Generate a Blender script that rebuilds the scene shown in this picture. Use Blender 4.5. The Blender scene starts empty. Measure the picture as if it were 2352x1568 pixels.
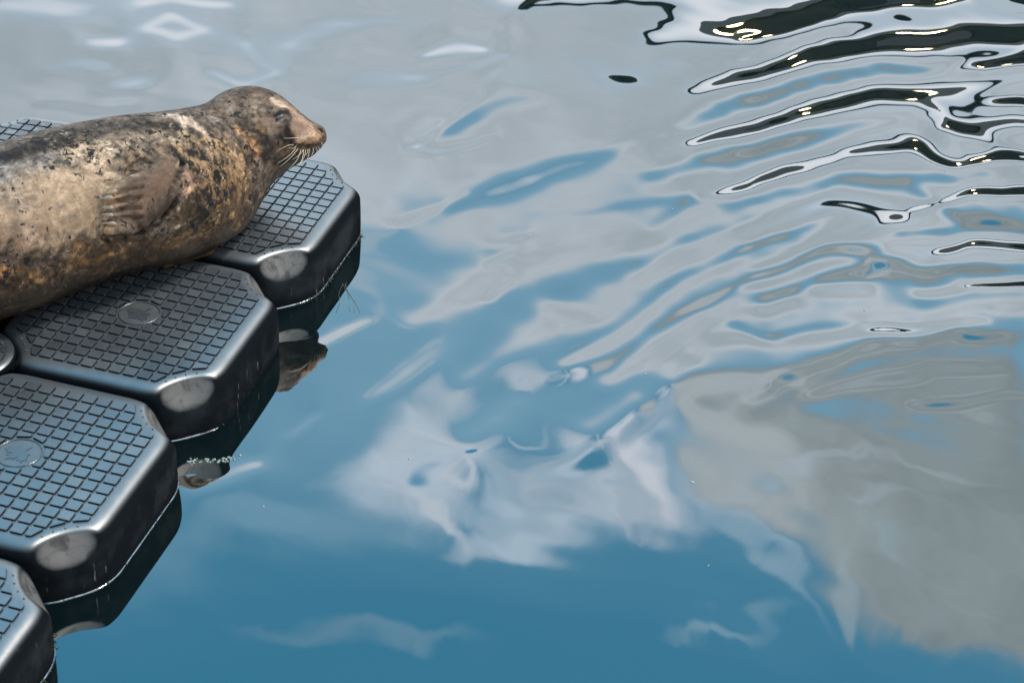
import bpy, bmesh, math, random
import numpy as np
from mathutils import Vector, Matrix, Euler

S = bpy.context.scene
COL = S.collection
R_ = math.radians

# ------------------------------------------------------------------ camera
CAM_P = (1.58709, -3.52366, 2.35321)
CAM_R = [[0.95725199, 0.28545027, 0.04676302],
         [-0.19737385, 0.52640787, 0.82700562],
         [0.21145253, -0.80088257, 0.56024541]]
FPX = 4807.242 / (2500 / 2352)          # focal length in pixels of a 2352 px wide picture
cam = bpy.data.cameras.new("camera")
cam_o = bpy.data.objects.new("camera", cam)
COL.objects.link(cam_o)
_m = Matrix(CAM_R).transposed().to_4x4()
_m.translation = Vector(CAM_P)
cam_o.matrix_world = _m
cam.sensor_width = 36.0
cam.lens = 69.22
cam.clip_end = 9000
cam.dof.use_dof = True
cam.dof.focus_distance = 4.25
cam.dof.aperture_fstop = 6.3
S.camera = cam_o

# ------------------------------------------------------------------ exposure
S.view_settings.view_transform = 'Standard'
S.view_settings.look = 'None'
S.view_settings.gamma = 1
S.view_settings.use_curve_mapping = False
S.view_settings.exposure = 0.0

# ------------------------------------------------------------------ node helper
class NT:
    def __init__(self, tree):
        self.t = tree; self.n = tree.nodes; self.l = tree.links
    def node(self, typ, **kw):
        nd = self.n.new(typ)
        for k, v in kw.items(): setattr(nd, k, v)
        return nd
    def put(self, sock, v):
        if isinstance(v, bpy.types.NodeSocket): self.l.new(v, sock)
        elif v is not None: sock.default_value = v
    def math(self, op, a, b=None, c=None, clamp=False):
        nd = self.node('ShaderNodeMath', operation=op); nd.use_clamp = clamp
        self.put(nd.inputs[0], a); self.put(nd.inputs[1], b); self.put(nd.inputs[2], c)
        return nd.outputs[0]
    def ss(self, v, a, b, lo=0.0, hi=1.0):
        nd = self.node('ShaderNodeMapRange', interpolation_type='SMOOTHSTEP')
        self.put(nd.inputs[0], v); self.put(nd.inputs[1], a); self.put(nd.inputs[2], b)
        self.put(nd.inputs[3], lo); self.put(nd.inputs[4], hi)
        return nd.outputs[0]
    def mix(self, f, a, b, typ='MIX'):
        nd = self.node('ShaderNodeMix', data_type='RGBA', blend_type=typ)
        self.put(nd.inputs[0], f)
        self.put(nd.inputs[6], a if isinstance(a, bpy.types.NodeSocket) else (*a, 1) if len(a) == 3 else a)
        self.put(nd.inputs[7], b if isinstance(b, bpy.types.NodeSocket) else (*b, 1) if len(b) == 3 else b)
        return nd.outputs[2]
    def noise(self, vec, scale, detail=2, rough=.5, dist=0.0, out=0):
        nd = self.node('ShaderNodeTexNoise')
        self.put(nd.inputs['Vector'], vec); nd.inputs['Scale'].default_value = scale
        nd.inputs['Detail'].default_value = detail; nd.inputs['Roughness'].default_value = rough
        nd.inputs['Distortion'].default_value = dist
        return nd.outputs[out]
    def ramp(self, f, stops, interp='LINEAR'):
        nd = self.node('ShaderNodeValToRGB'); cr = nd.color_ramp; cr.interpolation = interp
        while len(cr.elements) < len(stops): cr.elements.new(0.5)
        for e, (p, c) in zip(cr.elements, stops):
            e.position = p; e.color = (*c, 1) if len(c) == 3 else c
        self.put(nd.inputs[0], f)
        return nd.outputs[0]
    def xyz(self, x, y, z):
        nd = self.node('ShaderNodeCombineXYZ')
        for i, v in enumerate((x, y, z)): self.put(nd.inputs[i], v)
        return nd.outputs[0]
    def mapping(self, vec, loc=(0,0,0), rot=(0,0,0), sc=(1,1,1)):
        nd = self.node('ShaderNodeMapping'); self.put(nd.inputs[0], vec)
        nd.inputs[1].default_value = loc; nd.inputs[2].default_value = rot; nd.inputs[3].default_value = sc
        return nd.outputs[0]
    def length(self, v):
        nd = self.node('ShaderNodeVectorMath', operation='LENGTH'); self.put(nd.inputs[0], v); return nd.outputs['Value']

# ------------------------------------------------------------------ sky (Nishita blue with layered cloud)
SUN_EL, SUN_AZ = 60.0, 52.0             # azimuth clockwise from +Y
W = bpy.data.worlds.new("World"); S.world = W; W.use_nodes = True
W.node_tree.nodes.clear()
k = NT(W.node_tree)
SKYS = 0.12
sky = k.node('ShaderNodeTexSky', sky_type='NISHITA', sun_disc=False, sun_elevation=R_(SUN_EL),
             sun_rotation=R_(SUN_AZ), air_density=1.0, dust_density=0.6, ozone_density=1.6)
geo = k.node('ShaderNodeTexCoord').outputs['Generated']
sep = k.node('ShaderNodeSeparateXYZ'); k.put(sep.inputs[0], geo)
el = k.math('MULTIPLY', k.math('ARCSINE', sep.outputs[2]), 57.29578)
az = k.math('MULTIPLY', k.math('ARCTAN2', sep.outputs[0], sep.outputs[1]), 57.29578)
wn = k.noise(geo, 5.0, 3, .55)
wn2 = k.noise(geo, 16.0, 3, .6)
warp = k.math('ADD', k.math('MULTIPLY', k.math('SUBTRACT', wn, .5), 2.2), k.math('MULTIPLY', k.math('SUBTRACT', wn2, .5), .8))
# edge of the big grey cloud bank: higher in the sky towards the right
edge = k.math('ADD', k.ss(az, -24, -8, 31.0, 32.4), warp)
EW = 0.9
over = k.math('SUBTRACT', el, edge)                       # > 0: open sky above the bank
openm = k.ss(over, -1.5, 1.9)
def C3(r, g, b, s=1.0): return (r*s/SKYS, g*s/SKYS, b*s/SKYS)
deep = k.ss(el, 31, 44)
blue = k.mix(deep, C3(.56, 1.08, 1.44), C3(.085, .54, .88))
blue = k.mix(0.22, blue, sky.outputs[0])
# grey bank, brighter and whiter low down
gn = k.noise(geo, 7.0, 4, .55)
grey = k.mix(k.ss(gn, .35, .68), C3(.88, 1.02, 1.12), C3(1.20, 1.35, 1.48))
low = k.ss(el, 26.0, 19.5)
lowc = k.mix(k.ss(el, 22.5, 17.5), C3(1.0, 1.28, 1.52), C3(1.85, 1.92, 2.05))
bank = k.mix(low, grey, lowc)
rim = k.math('MULTIPLY', k.ss(over, -3.4, -0.6), k.ss(over, 2.0, -0.6))
bank = k.mix(k.math('MULTIPLY', rim, .30), bank, C3(1.6, 1.75, 1.95))
skyc = k.mix(openm, bank, blue)
# loose white clouds drifting in the open part (azimuth, elevation, half sizes, tilt, strength, grey)
azel = k.xyz(az, el, 0.0)
nv = k.noise(geo, 12.0, 5, .62, out=1)
nvs = k.node('ShaderNodeVectorMath', operation='MULTIPLY_ADD'); k.put(nvs.inputs[0], nv)
nvs.inputs[1].default_value = (3.0, 3.0, 0); nvs.inputs[2].default_value = (-1.5, -1.5, 0)
nva = k.node('ShaderNodeVectorMath', operation='ADD'); k.put(nva.inputs[0], azel); k.put(nva.inputs[1], nvs.outputs[0])
azel_w = nva.outputs[0]
CLOUDS = [
    (2.39, 38.42, 8.41, 3.23, 6, 1.0, (0.6, 0.72, 0.77), 0.2),
    (-4.01, 38.11, 5.32, 2.15, 24, 1.0, (0.65, 0.77, 0.82), 0.3),
    (-7.08, 37.86, 3.05, 1.2, 30, 0.9, (0.86, 0.98, 1.05), 0.3),
    (-11.01, 38.48, 1.94, 0.95, 45, 0.75, (1.6, 1.68, 1.85), 0.6),
    (-9.78, 39.2, 1.55, 0.76, 10, 0.5, (1.75, 1.8, 1.95), 0.8),
    (-12.18, 39.63, 1.81, 0.38, 20, 0.5, (1.5, 1.6, 1.75), 0.6),
    (-18.47, 37.55, 2.72, 1.9, 0, 0.72, (1.35, 1.5, 1.7), 0.45),
    (-19.28, 36.42, 2.36, 0.76, -25, 0.5, (1.25, 1.45, 1.65), 0.5),
    (-14.35, 39.19, 2.78, 0.76, 10, 0.45, (1.3, 1.5, 1.7), 0.6),
    (-15.27, 40.11, 1.99, 0.38, -10, 0.5, (1.3, 1.5, 1.7), 0.6),
    (-17.6, 39.36, 1.48, 0.2, 30, 0.55, (1.5, 1.6, 1.75), 0.6),
    (-13.2, 38.37, 2.1, 0.18, 50, 0.45, (1.3, 1.5, 1.7), 0.6),
    (-6.42, 39.8, 3.3, 0.28, 30, 0.4, (1.0, 1.25, 1.45), 0.5),
    (-1.93, 41.19, 0.51, 1.01, -24, 0.6, (0.72, 0.92, 1.05), 0.35),
    (1.8, 40.79, 3.18, 0.76, 14, 1.0, (0.58, 0.7, 0.75), 0.2),
    (-23.78, 40.0, 5.46, 0.89, -6, 0.22, (0.9, 1.25, 1.5), 0.8),
    (-21.21, 43.65, 3.5, 0.33, 8, 0.3, (0.8, 1.1, 1.3), 0.7),
    (-6.97, 42.24, 2.05, 0.18, -10, 0.4, (0.8, 1.1, 1.3), 0.7),
    (-20.68, 32.89, 0.91, 0.57, 0, 0.35, (1.3, 1.5, 1.65), 0.5),
    (-18.15, 37.61, 0.99, 0.41, -8, 1.0, (0.14, 0.6, 0.98), -0.25),
    (-3.77, 37.69, 2.4, 0.2, -18, 0.5, (0.95, 1.12, 1.28), 0.6),
    (-1.09, 38.36, 1.45, 0.18, -14, 0.5, (0.92, 1.1, 1.25), 0.6),
    (-6.01, 38.49, 2.11, 0.28, -10, 0.4, (0.95, 1.12, 1.28), 0.7),
    (1.12, 36.65, 2.69, 0.23, -4, 0.4, (0.95, 1.1, 1.22), 0.6),
    (-0.04, 39.38, 0.98, 0.33, 20, 0.35, (0.6, 0.9, 1.05), 0.7),
    (3.19, 35.87, 1.72, 1.52, 0, 0.35, (0.48, 0.6, 0.64), 0.8),
]
gn3 = k.ss(k.noise(k.mapping(geo, rot=(0, 0, .6), sc=(1, 2.6, 1)), 9.0, 6, .62), .3, .7)
for (ca, ce, ha, he, tl, st, col, soft) in CLOUDS:
    mp = k.node('ShaderNodeMapping', vector_type='TEXTURE'); k.put(mp.inputs[0], azel_w if soft >= 0 else azel); soft = abs(soft)
    mp.inputs[1].default_value = (ca, ce, 0); mp.inputs[2].default_value = (0, 0, R_(tl)); mp.inputs[3].default_value = (ha, he, 1)
    sep2 = k.length(mp.outputs[0])
    m = k.ss(sep2, 1.0 + soft, max(1.0 - soft, 0.0), 0.0, st)
    sh1 = k.mix(gn3, C3(*col, .82), C3(*col, 1.14))
    skyc = k.mix(m, skyc, sh1)
# thin bright cloud round the sun
sd = k.node('ShaderNodeVectorMath', operation='DOT_PRODUCT'); k.put(sd.inputs[0], geo)
sd.inputs[1].default_value = (math.sin(R_(SUN_AZ))*math.cos(R_(SUN_EL)), math.cos(R_(SUN_AZ))*math.cos(R_(SUN_EL)), math.sin(R_(SUN_EL)))
skyc = k.mix(k.math('MULTIPLY', k.ss(sd.outputs['Value'], .90, .995), .8), skyc, C3(2.6, 2.35, 2.1))
# sunlit bank low in the sky on the sun's side
bankm = k.math('MULTIPLY', k.math('MULTIPLY', k.ss(az, 58, 92), k.ss(az, 160, 130)), k.math('MULTIPLY', k.ss(el, 4, 16), k.ss(el, 66, 44)))
skyc = k.mix(k.math('MULTIPLY', bankm, .7), skyc, k.mix(gn3, C3(1.35, 1.22, 1.10), C3(1.85, 1.70, 1.56)))
below = k.ss(el, 0.0, -3.0)
skyc = k.mix(below, skyc, C3(.12, .16, .16))
bg = k.node('ShaderNodeBackground'); k.put(bg.inputs[0], skyc); bg.inputs[1].default_value = SKYS
wo = k.node('ShaderNodeOutputWorld'); k.l.new(bg.outputs[0], wo.inputs[0])

sun = bpy.data.lights.new("sun", 'SUN'); sun.energy = 2.6; sun.angle = R_(8.0); sun.color = (1.0, .93, .83)
sun_o = bpy.data.objects.new("sun", sun); COL.objects.link(sun_o)
_d = Vector((math.sin(R_(SUN_AZ))*math.cos(R_(SUN_EL)), math.cos(R_(SUN_AZ))*math.cos(R_(SUN_EL)), math.sin(R_(SUN_EL))))
sun_o.rotation_euler = _d.to_track_quat('Z', 'Y').to_euler()

# ------------------------------------------------------------------ scene helpers
def tag(o, label=None, cat=None, group=None, kind=None):
    if label: o['label'] = label
    if cat: o['category'] = cat
    if group: o['group'] = group
    if kind: o['kind'] = kind
    return o
def empty(name, loc=(0,0,0), rz=0.0):
    o = bpy.data.objects.new(name, None); COL.objects.link(o)
    o.location = loc; o.rotation_euler = (0, 0, rz); return o
def mobj(name, me, parent=None, mat=None, loc=None):
    o = bpy.data.objects.new(name, me); COL.objects.link(o)
    if mat is not None and not me.materials: me.materials.append(mat)
    if parent is not None: o.parent = parent
    if loc is not None: o.location = loc
    return o
def mesh(name, v, f, smooth=True):
    me = bpy.data.meshes.new(name); me.from_pydata([tuple(map(float, p)) for p in v], [], [tuple(map(int, q)) for q in f])
    if smooth: me.polygons.foreach_set('use_smooth', [True]*len(me.polygons))
    me.update(); return me
def from_bm(name, bm, smooth=False):
    me = bpy.data.meshes.new(name); bm.normal_update(); bm.to_mesh(me); bm.free()
    if smooth: me.polygons.foreach_set('use_smooth', [True]*len(me.polygons))
    return me
def tube(name, pts, rad, n=8, caps=True):
    """swept tube through pts with radii rad (number or list)"""
    pts = [Vector(p) for p in pts]; m = len(pts)
    if not hasattr(rad, '__len__'): rad = [rad]*m
    v = []; f = []
    up = Vector((0, 0, 1)); prev = None
    for i, p in enumerate(pts):
        t = (pts[min(i+1, m-1)] - pts[max(i-1, 0)]).normalized()
        a = prev if prev is not None else (up if abs(t.z) < .9 else Vector((1, 0, 0)))
        x = (a - t*a.dot(t)).normalized(); prev = x; y = t.cross(x)
        for j in range(n):
            th = 2*math.pi*j/n
            v.append(p + (x*math.cos(th) + y*math.sin(th))*rad[i])
    for i in range(m-1):
        for j in range(n):
            f.append((i*n+j, i*n+(j+1) % n, (i+1)*n+(j+1) % n, (i+1)*n+j))
    if caps: f.append(tuple(range(n))[::-1]); f.append(tuple((m-1)*n+j for j in range(n)))
    return mesh(name, v, f)
def box_bm(bm, lo, hi, bev=0.0):
    r = bmesh.ops.create_cube(bm, size=1.0)
    for v in r['verts']:
        v.co = Vector(((lo[0]+hi[0])/2 + v.co.x*(hi[0]-lo[0]), (lo[1]+hi[1])/2 + v.co.y*(hi[1]-lo[1]), (lo[2]+hi[2])/2 + v.co.z*(hi[2]-lo[2])))
    if bev:
        es = list({e for v in r['verts'] for e in v.link_edges})
        bmesh.ops.bevel(bm, geom=es, offset=bev, segments=2, affect='EDGES', profile=.5)
    return r
def material(name):
    m = bpy.data.materials.new(name); m.use_nodes = True; m.node_tree.nodes.clear()
    n = NT(m.node_tree); out = n.node('ShaderNodeOutputMaterial')
    return m, n, out
def principled(n, out, **kw):
    p = n.node('ShaderNodeBsdfPrincipled')
    for kk, v in kw.items(): n.put(p.inputs[kk], (*v, 1) if isinstance(v, tuple) and len(v) == 3 else v)
    n.l.new(p.outputs[0], out.inputs[0]); return p
def bump(n, h, strength=.3, dist=.002, normal=None):
    b = n.node('ShaderNodeBump'); n.put(b.inputs['Height'], h); b.inputs['Strength'].default_value = strength
    b.inputs['Distance'].default_value = dist
    if normal is not None: n.put(b.inputs['Normal'], normal)
    return b.outputs[0]

# ------------------------------------------------------------------ water
WX0, WX1, WY0, WY1, WH = -1.8, 2.5, -2.2, 2.8, 0.01
CR = np.array(CAM_R); CP = np.array(CAM_P)
def to_px(P):
    c = (P - CP) @ CR.T
    return np.stack([1176 + FPX*c[..., 0]/-c[..., 2], 784 - FPX*c[..., 1]/-c[..., 2]], -1)
WAVES = [
    ([(1150, -60), (1180, 5)], 45, -9),
    ([(1200, -10), (1440, -25)], 26, -4.5),
    ([(1570, -30), (1600, 30), (1510, 92)], [60, 56, 42], -7),
    ([(1500, 95), (1620, 80)], 22, -3.5),
    ([(1380, 40), (1430, 42)], 46, 1.8),
    ([(1660, 70), (1850, 20), (2060, -30)], [34, 48, 40], [-9, -15, -14]),
    ([(1760, 60), (1900, 30)], 18, -4),
    ([(1600, 222), (1700, 185), (1850, 140), (2050, 95), (2200, 70), (2500, 55)], [18, 26, 33, 34, 32, 34], [-9, -14, -16, -16, -16, -16]),
    ([(1400, 200), (1560, 160)], 28, -3.0),
    ([(1580, 345), (1700, 305), (1850, 265), (2000, 225), (2150, 205), (2352, 180), (2500, 175)], [14, 26, 30, 26, 22, 18, 16], [-11, -15, -16, -15, -11, -9, -8]),
    ([(2250, 150), (2352, 120), (2480, 110)], [14, 20, 22], [-10, -19, -21]),
    ([(1610, 468), (1700, 440), (1800, 405), (1900, 385), (2050, 350), (2090, 345)], [13, 22, 26, 22, 18, 14], [-11, -17, -18, -11, -10, -10]),
    ([(2090, 325), (2120, 345), (2160, 385)], [22, 26, 20], [-9, -11, -9]),
    ([(2130, 240), (2165, 262), (2190, 290)], 14, -10),
    ([(2195, 300), (2240, 305), (2275, 330)], 24, -16),
    ([(2275, 290), (2352, 290), (2450, 280)], 24, -17),
    ([(2110, 320), (2140, 380), (2180, 395), (2290, 385), (2400, 370)], 13, [-8, -9, -10, -18, -21]),
    ([(2085, 497), (2150, 480), (2210, 460), (2290, 470), (2380, 450), (2500, 440)], [10, 12, 18, 18, 20, 20], [-12, -15, -20, -20, -24, -24]),
    ([(2165, 590), (2230, 582), (2300, 585), (2400, 590)], [16, 20, 20, 22], [-14, -19, -19, -24]),
    ([(2215, 684), (2280, 681), (2352, 680), (2480, 678)], [10, 12, 12, 12], [-20, -25, -27, -27]),
    ([(1700, 560), (1900, 490), (1990, 500), (2060, 520)], [14, 24, 34, 30], [-6, -9, -11, -10]),
    ([(1820, 590), (1950, 570), (2050, 520)], [8, 12, 26], [-7.0, -8.4, -8.4]),
    ([(2050, 595), (2120, 600), (2200, 600)], 18, -9),
    ([(2110, 690), (2200, 690)], 12, -11),
    ([(1985, 788), (2090, 778), (2250, 765)], [15, 14, 7], [-14, -14, -9]),
    ([(1760, 727), (1820, 710)], 16, -11),
    ([(1890, 693), (1990, 685)], 15, -12),
    ([(2000, 330), (2300, 420)], 60, -2.5),
    ([(2180, 230), (2280, 245), (2400, 230)], 26, -6),
    ([(1700, 150), (1800, 110), (1950, 70)], 16, 8.5),
    ([(1560, 300), (1700, 240), (1850, 200), (2000, 165), (2200, 140)], [18, 20, 22, 22, 14], [7, 11, 12, 12, 9]),
    ([(1480, 420), (1600, 390), (1750, 345), (1900, 320), (2050, 285)], [16, 26, 26, 24, 18], [6, 10, 11, 10, 8]),
    ([(1180, 500), (1560, 470), (1700, 480), (1900, 440), (2050, 430), (2250, 420)], [4, 14, 14, 18, 22, 14], [0, 4, 4, 7, 9, 5]),
    ([(1500, 330), (1560, 315), (1660, 275)], 16, 4.5),
    ([(1030, 298), (1100, 262), (1240, 228)], [20, 30, 18], [8.5, 9.5, 6]),
    ([(1020, 480), (1120, 450), (1260, 400), (1400, 352), (1450, 340)], [18, 30, 26, 22, 16], [8, 9, 8, 7, 4]),
    ([(1500, 530), (1560, 500), (1640, 440)], [18, 22, 18], [5.6, 8.4, 5.6]),
    ([(870, 560), (1000, 600), (1100, 590)], [40, 40, 30], 3.0),
    ([(1180, 710), (1330, 650), (1500, 600), (1700, 520), (1900, 450)], [34, 34, 16, 11, 8], [4.2, 4.9, 5.6, 5.6, 4.2]),
    ([(1290, 830), (1430, 745), (1540, 660), (1700, 585), (1900, 520)], [20, 17, 14, 9, 7], [4.2, 4.9, 5.6, 5.6, 4.2]),
    ([(1265, 885), (1400, 845), (1560, 735), (1700, 660), (1880, 600), (2010, 600), (1990, 650)], [20, 18, 14, 12, 12, 14, 12], [4.2, 4.9, 5.6, 5.6, 5.6, 5.6, 5.6]),
    ([(1650, 740), (1740, 700), (1960, 650), (2080, 640)], [10, 14, 14, 24], [4.2, 4.9, 4.9, 5.6]),
    ([(1690, 760), (1760, 790), (1900, 775), (2090, 750)], [10, 12, 13, 10], [5.6, 6.3, 5.6, 4.2]),
    ([(1780, 890), (1900, 855), (2020, 810), (2200, 790)], [20, 26, 18, 8], [4.9, 5.6, 5.6, 5.6]),
    ([(1850, 925), (1980, 905), (2120, 870), (2240, 865), (2300, 875)], [16, 18, 16, 15, 10], [4.9, 5.6, 5.6, 4.9, 3.5]),
    ([(2205, 803), (2300, 801)], 11, 9),
    ([(2110, 950), (2150, 948), (2230, 940), (2380, 930)], [9, 11, 8, 6], [7.7, 8.4, 7.0, 5.6]),
    ([(2090, 455), (2200, 520), (2340, 540)], 14, 7.0),
    ([(2060, 560), (2160, 545), (2300, 540)], 10, 6.3),
    ([(2000, 625), (2100, 640), (2350, 645)], 12, 4.9),
    ([(1450, 980), (1560, 900), (1700, 880), (1800, 890)], [36, 32, 28, 24], 3.64),
    ([(1430, 1010), (1380, 1060), (1240, 1100)], 30, 1.68),
    ([(1720, 930), (1760, 918)], 13, 6.3),
    ([(840, 918), (930, 850), (1010, 790), (1020, 755)], [16, 30, 40, 34], [-4, -5, -5.5, -5]),
    ([(950, 735), (1060, 690), (1160, 640), (1240, 620)], [24, 36, 36, 30], [-5.5, -6, -5, -4]),
    ([(1180, 600), (1400, 560), (1560, 520), (1680, 470)], [30, 24, 22, 16], [-4.2, -4.2, -3.5, -2.8]),
    ([(700, 805), (850, 745)], [17, 9], [-6, -5.5]),
    ([(665, 998), (720, 960)], [9, 9], -6),
    ([(450, 1120), (530, 1090), (600, 1068)], [24, 26, 16], -7.5),
    ([(1460, 650), (1560, 600), (1680, 540), (1850, 480), (1930, 450)], [22, 26, 24, 22, 14], [-5.6, -6.3, -6.3, -6.3, -4.2]),
    ([(1300, 845), (1400, 790), (1500, 715), (1600, 640), (1680, 610)], [16, 18, 18, 20, 18], [-10, -6, -5, -5, -5]),
    ([(1720, 630), (1800, 600), (1920, 545)], [10, 16, 12], [-5.6, -7.0, -5.6]),
    ([(1400, 880), (1520, 830), (1620, 750), (1720, 710)], [24, 26, 26, 18], [-7.0, -8.4, -8.4, -5.6]),
    ([(1700, 675), (1800, 650), (1950, 625)], [12, 20, 16], [-5.6, -5.6, -5.6]),
    ([(1640, 800), (1720, 790), (1760, 800)], [20, 16, 12], -7.0),
    ([(1800, 800), (1900, 790), (2050, 757), (2200, 735), (2400, 735)], [20, 26, 24, 24, 24], [-4.2, -5.6, -5.6, -5.6, -5.6]),
    ([(2060, 640), (2150, 620), (2350, 615)], 14, -4.2),
    ([(1540, 885), (1590, 845)], 18, -7.0),
    ([(1340, 985), (1400, 955), (1450, 930)], [28, 34, 24], -7.7),
    ([(1080, 1010), (1150, 975), (1190, 930)], [36, 38, 26], -5.5),
    ([(1070, 870), (1150, 820), (1280, 740)], [26, 34, 34], -5.6),
    ([(1240, 700), (1350, 740)], [30, 16], -5.6),
    ([(2190, 150), (2300, 135), (2450, 140)], [12, 15, 16], [-9, -16, -18]),
    ([(2290, 232), (2400, 240)], 15, [-15, -20]),
    ([(2140, 268), (2165, 300)], 9, -10),
    ([(2230, 375), (2330, 365), (2450, 380)], [14, 18, 20], [-12, -18, -20]),
    ([(1940, 8), (2080, -14), (2220, -30)], 15, -9),
    ([(1700, 95), (1820, 62), (1900, 40)], 8, -7),
    ([(330, 70), (390, 40), (450, 70), (390, 95), (330, 70)], 16, -5),
    ([(200, 97), (260, 95)], 16, -8),
    ([(90, 160), (230, 150)], [12, 26], [-4, -6]),
    ([(230, 200), (330, 200)], 22, -8.5),
    ([(560, 100), (600, 140), (640, 165), (560, 195), (480, 175)], [18, 20, 20, 18, 14], [-7, -7.5, -8.5, -8.5, -6]),
    ([(330, 0), (520, 8)], 16, -6),
    ([(80, 245), (200, 250), (310, 260)], [8, 10, 8], -5.5),
    ([(0, 20), (200, 20)], 26, -3.5),
    ([(640, 110), (760, 60), (980, 45)], [30, 20, 10], -3.5),
    ([(820, 190), (1000, 170), (1150, 140)], [26, 14, 8], -4),
    ([(980, 122), (1050, 112), (1110, 118)], [12, 24, 12], -9.5),
    ([(950, 345), (1000, 345)], 18, -8),
    ([(955, 340), (1090, 235)], 8, -9),
    ([(1000, 350), (1060, 340), (1140, 330)], 8, -5),
    ([(900, 520), (960, 490), (1060, 450)], [10, 9, 7], [-12, -9, -5]),
    ([(1120, 560), (1210, 552)], 12, -9),
    ([(1130, 610), (1180, 590)], 9, -9),
    ([(1120, 700), (1170, 665)], 6, -8),
    ([(1130, 175), (1100, 195)], 7, -5),
]
def seg_field(px, poly, hw, amp, pw):
    """smooth bump along a polyline; returns the offset at every point"""
    best = np.full(px.shape[:-1], 1e18)
    if not hasattr(hw, '__len__'): hw = [hw]*len(poly)
    if not hasattr(amp, '__len__'): amp = [amp]*len(poly)
    out = np.zeros(px.shape[:-1])
    if len(poly) == 1: poly = [poly[0], (poly[0][0]+.1, poly[0][1])]; hw = hw*2; amp = amp*2
    for i in range(len(poly)-1):
        a = np.array(poly[i], float); b = np.array(poly[i+1], float); d = b-a
        t = np.clip(((px-a) @ d)/(d@d), 0, 1)
        w = hw[i] + (hw[i+1]-hw[i])*t
        q = px - a - t[..., None]*d
        dist = np.sqrt(q[..., 0]**2 + q[..., 1]**2)/w
        am = amp[i] + (amp[i+1]-amp[i])*t
        better = dist < best
        best = np.where(better, dist, best); out = np.where(better, am, out)
    return out*np.exp(-np.abs(best)**pw)
def solve_water():
    xs = np.arange(WX0, WX1+1e-6, WH); ys = np.arange(WY0, WY1+1e-6, WH)
    X, Y = np.meshgrid(xs, ys)
    P = np.stack([X, Y, 0*X], -1)
    px = to_px(P)
    # soft domain warp so that crests meander
    px = px + np.stack([9*np.sin(px[..., 1]/47.0+px[..., 0]/160.0), 5*np.sin(px[..., 0]/61.0+1.3)+3*np.sin(px[..., 0]/27.0+px[..., 1]/90)], -1)
    off = np.zeros(X.shape)
    for w in WAVES:
        poly, hw, amp = w[0], w[1], w[2]
        off += seg_field(px, poly, hw, amp, w[3] if len(w) > 3 else 2.0)
    rx = X-CP[0]; ry = Y-CP[1]; rr = np.sqrt(rx*rx+ry*ry); rx /= rr; ry /= rr
    # free ripples
    rng = np.random.RandomState(4)
    gx = np.zeros(X.shape); gy = np.zeros(X.shape)
    quiet = 0.45 + 0.55*np.clip((Y+0.9-0.25*X)/1.6, 0, 1)
    for i in range(26):
        lam = rng.uniform(.22, 1.1); th = rng.normal(math.radians(70), .7); ph = rng.uniform(0, 6.28)
        kx, ky = math.cos(th)*6.283/lam, math.sin(th)*6.283/lam
        sl = 0.0052*rng.uniform(.4, 1)
        c = sl*np.cos(kx*X+ky*Y+ph)*quiet
        gx += c*math.cos(th); gy += c*math.sin(th)
    for i in range(22):
        lam = rng.uniform(.07, .2); th = rng.normal(math.radians(68), .45); ph = rng.uniform(0, 6.28)
        kx, ky = math.cos(th)*6.283/lam, math.sin(th)*6.283/lam
        env = .5+.5*np.sin(X*rng.uniform(1.5, 4)+Y*rng.uniform(1.5, 4)+rng.uniform(0, 6))
        c = .0015*np.cos(kx*X+ky*Y+ph)*env*quiet
        gx += c*math.cos(th); gy += c*math.sin(th)
    # ring waves running out from a disturbance beyond the upper right of the view
    qx, qy = 2.35, 1.15
    dq = np.sqrt((X-qx)**2+(Y-qy)**2)+1e-6
    ring = 0.020*np.cos(2*math.pi*dq/0.118)*np.exp(-((dq-0.50)/.50)**2)
    gx += ring*(X-qx)/dq; gy += ring*(Y-qy)/dq
    s = np.tan(np.radians(off/2))
    TX = s*rx+gx; TY = s*ry+gy
    def sm(a, lo, hi): t = np.clip((a-lo)/(hi-lo), 0, 1); return t*t*(3-2*t)
    win = sm(X, WX0, WX0+.45)*sm(-X, -WX1, -WX1+.45)*sm(Y, WY0, WY0+.45)*sm(-Y, -WY1, -WY1+.45)
    TX *= win; TY *= win
    L0, LT = 0.2, 0.15
    # targets in radial/tangential components
    tr = TX*rx+TY*ry; tt = -TX*ry+TY*rx
    def grad(h):
        hx = np.zeros_like(h); hy = np.zeros_like(h)
        hx[:, :-1] = (h[:, 1:]-h[:, :-1])/WH; hy[:-1, :] = (h[1:, :]-h[:-1, :])/WH
        return hx, hy
    def gradT(ax, ay):
        o = np.zeros_like(ax)
        o[:, :-1] -= ax[:, :-1]/WH; o[:, 1:] += ax[:, :-1]/WH
        o[:-1, :] -= ay[:-1, :]/WH; o[1:, :] += ay[:-1, :]/WH
        return o
    def AT(cr, ct): return gradT(cr*rx - LT*ct*ry, cr*ry + LT*ct*rx)
    def A(h):
        hx, hy = grad(h)
        return AT(hx*rx+hy*ry, -hx*ry+hy*rx) + L0*L0*h
    b = AT(tr, tt)
    h = np.zeros_like(b); r = b.copy(); p = r.copy(); rs = (r*r).sum(); r0 = rs
    for it in range(420):
        Ap = A(p); al = rs/(p*Ap).sum(); h += al*p; r -= al*Ap
        rn = (r*r).sum()
        if rn < 1e-7*r0: break
        p = r + (rn/rs)*p; rs = rn
    h *= win
    h = h - 0.0
    return xs, ys, h
wxs, wys, WHT = solve_water()
print('water height range', WHT.min(), WHT.max())
def water_z(x, y):
    i = min(max(int((x-WX0)/WH), 0), WHT.shape[1]-1); j = min(max(int((y-WY0)/WH), 0), WHT.shape[0]-1)
    return float(WHT[j, i])
ny, nx = WHT.shape
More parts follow.
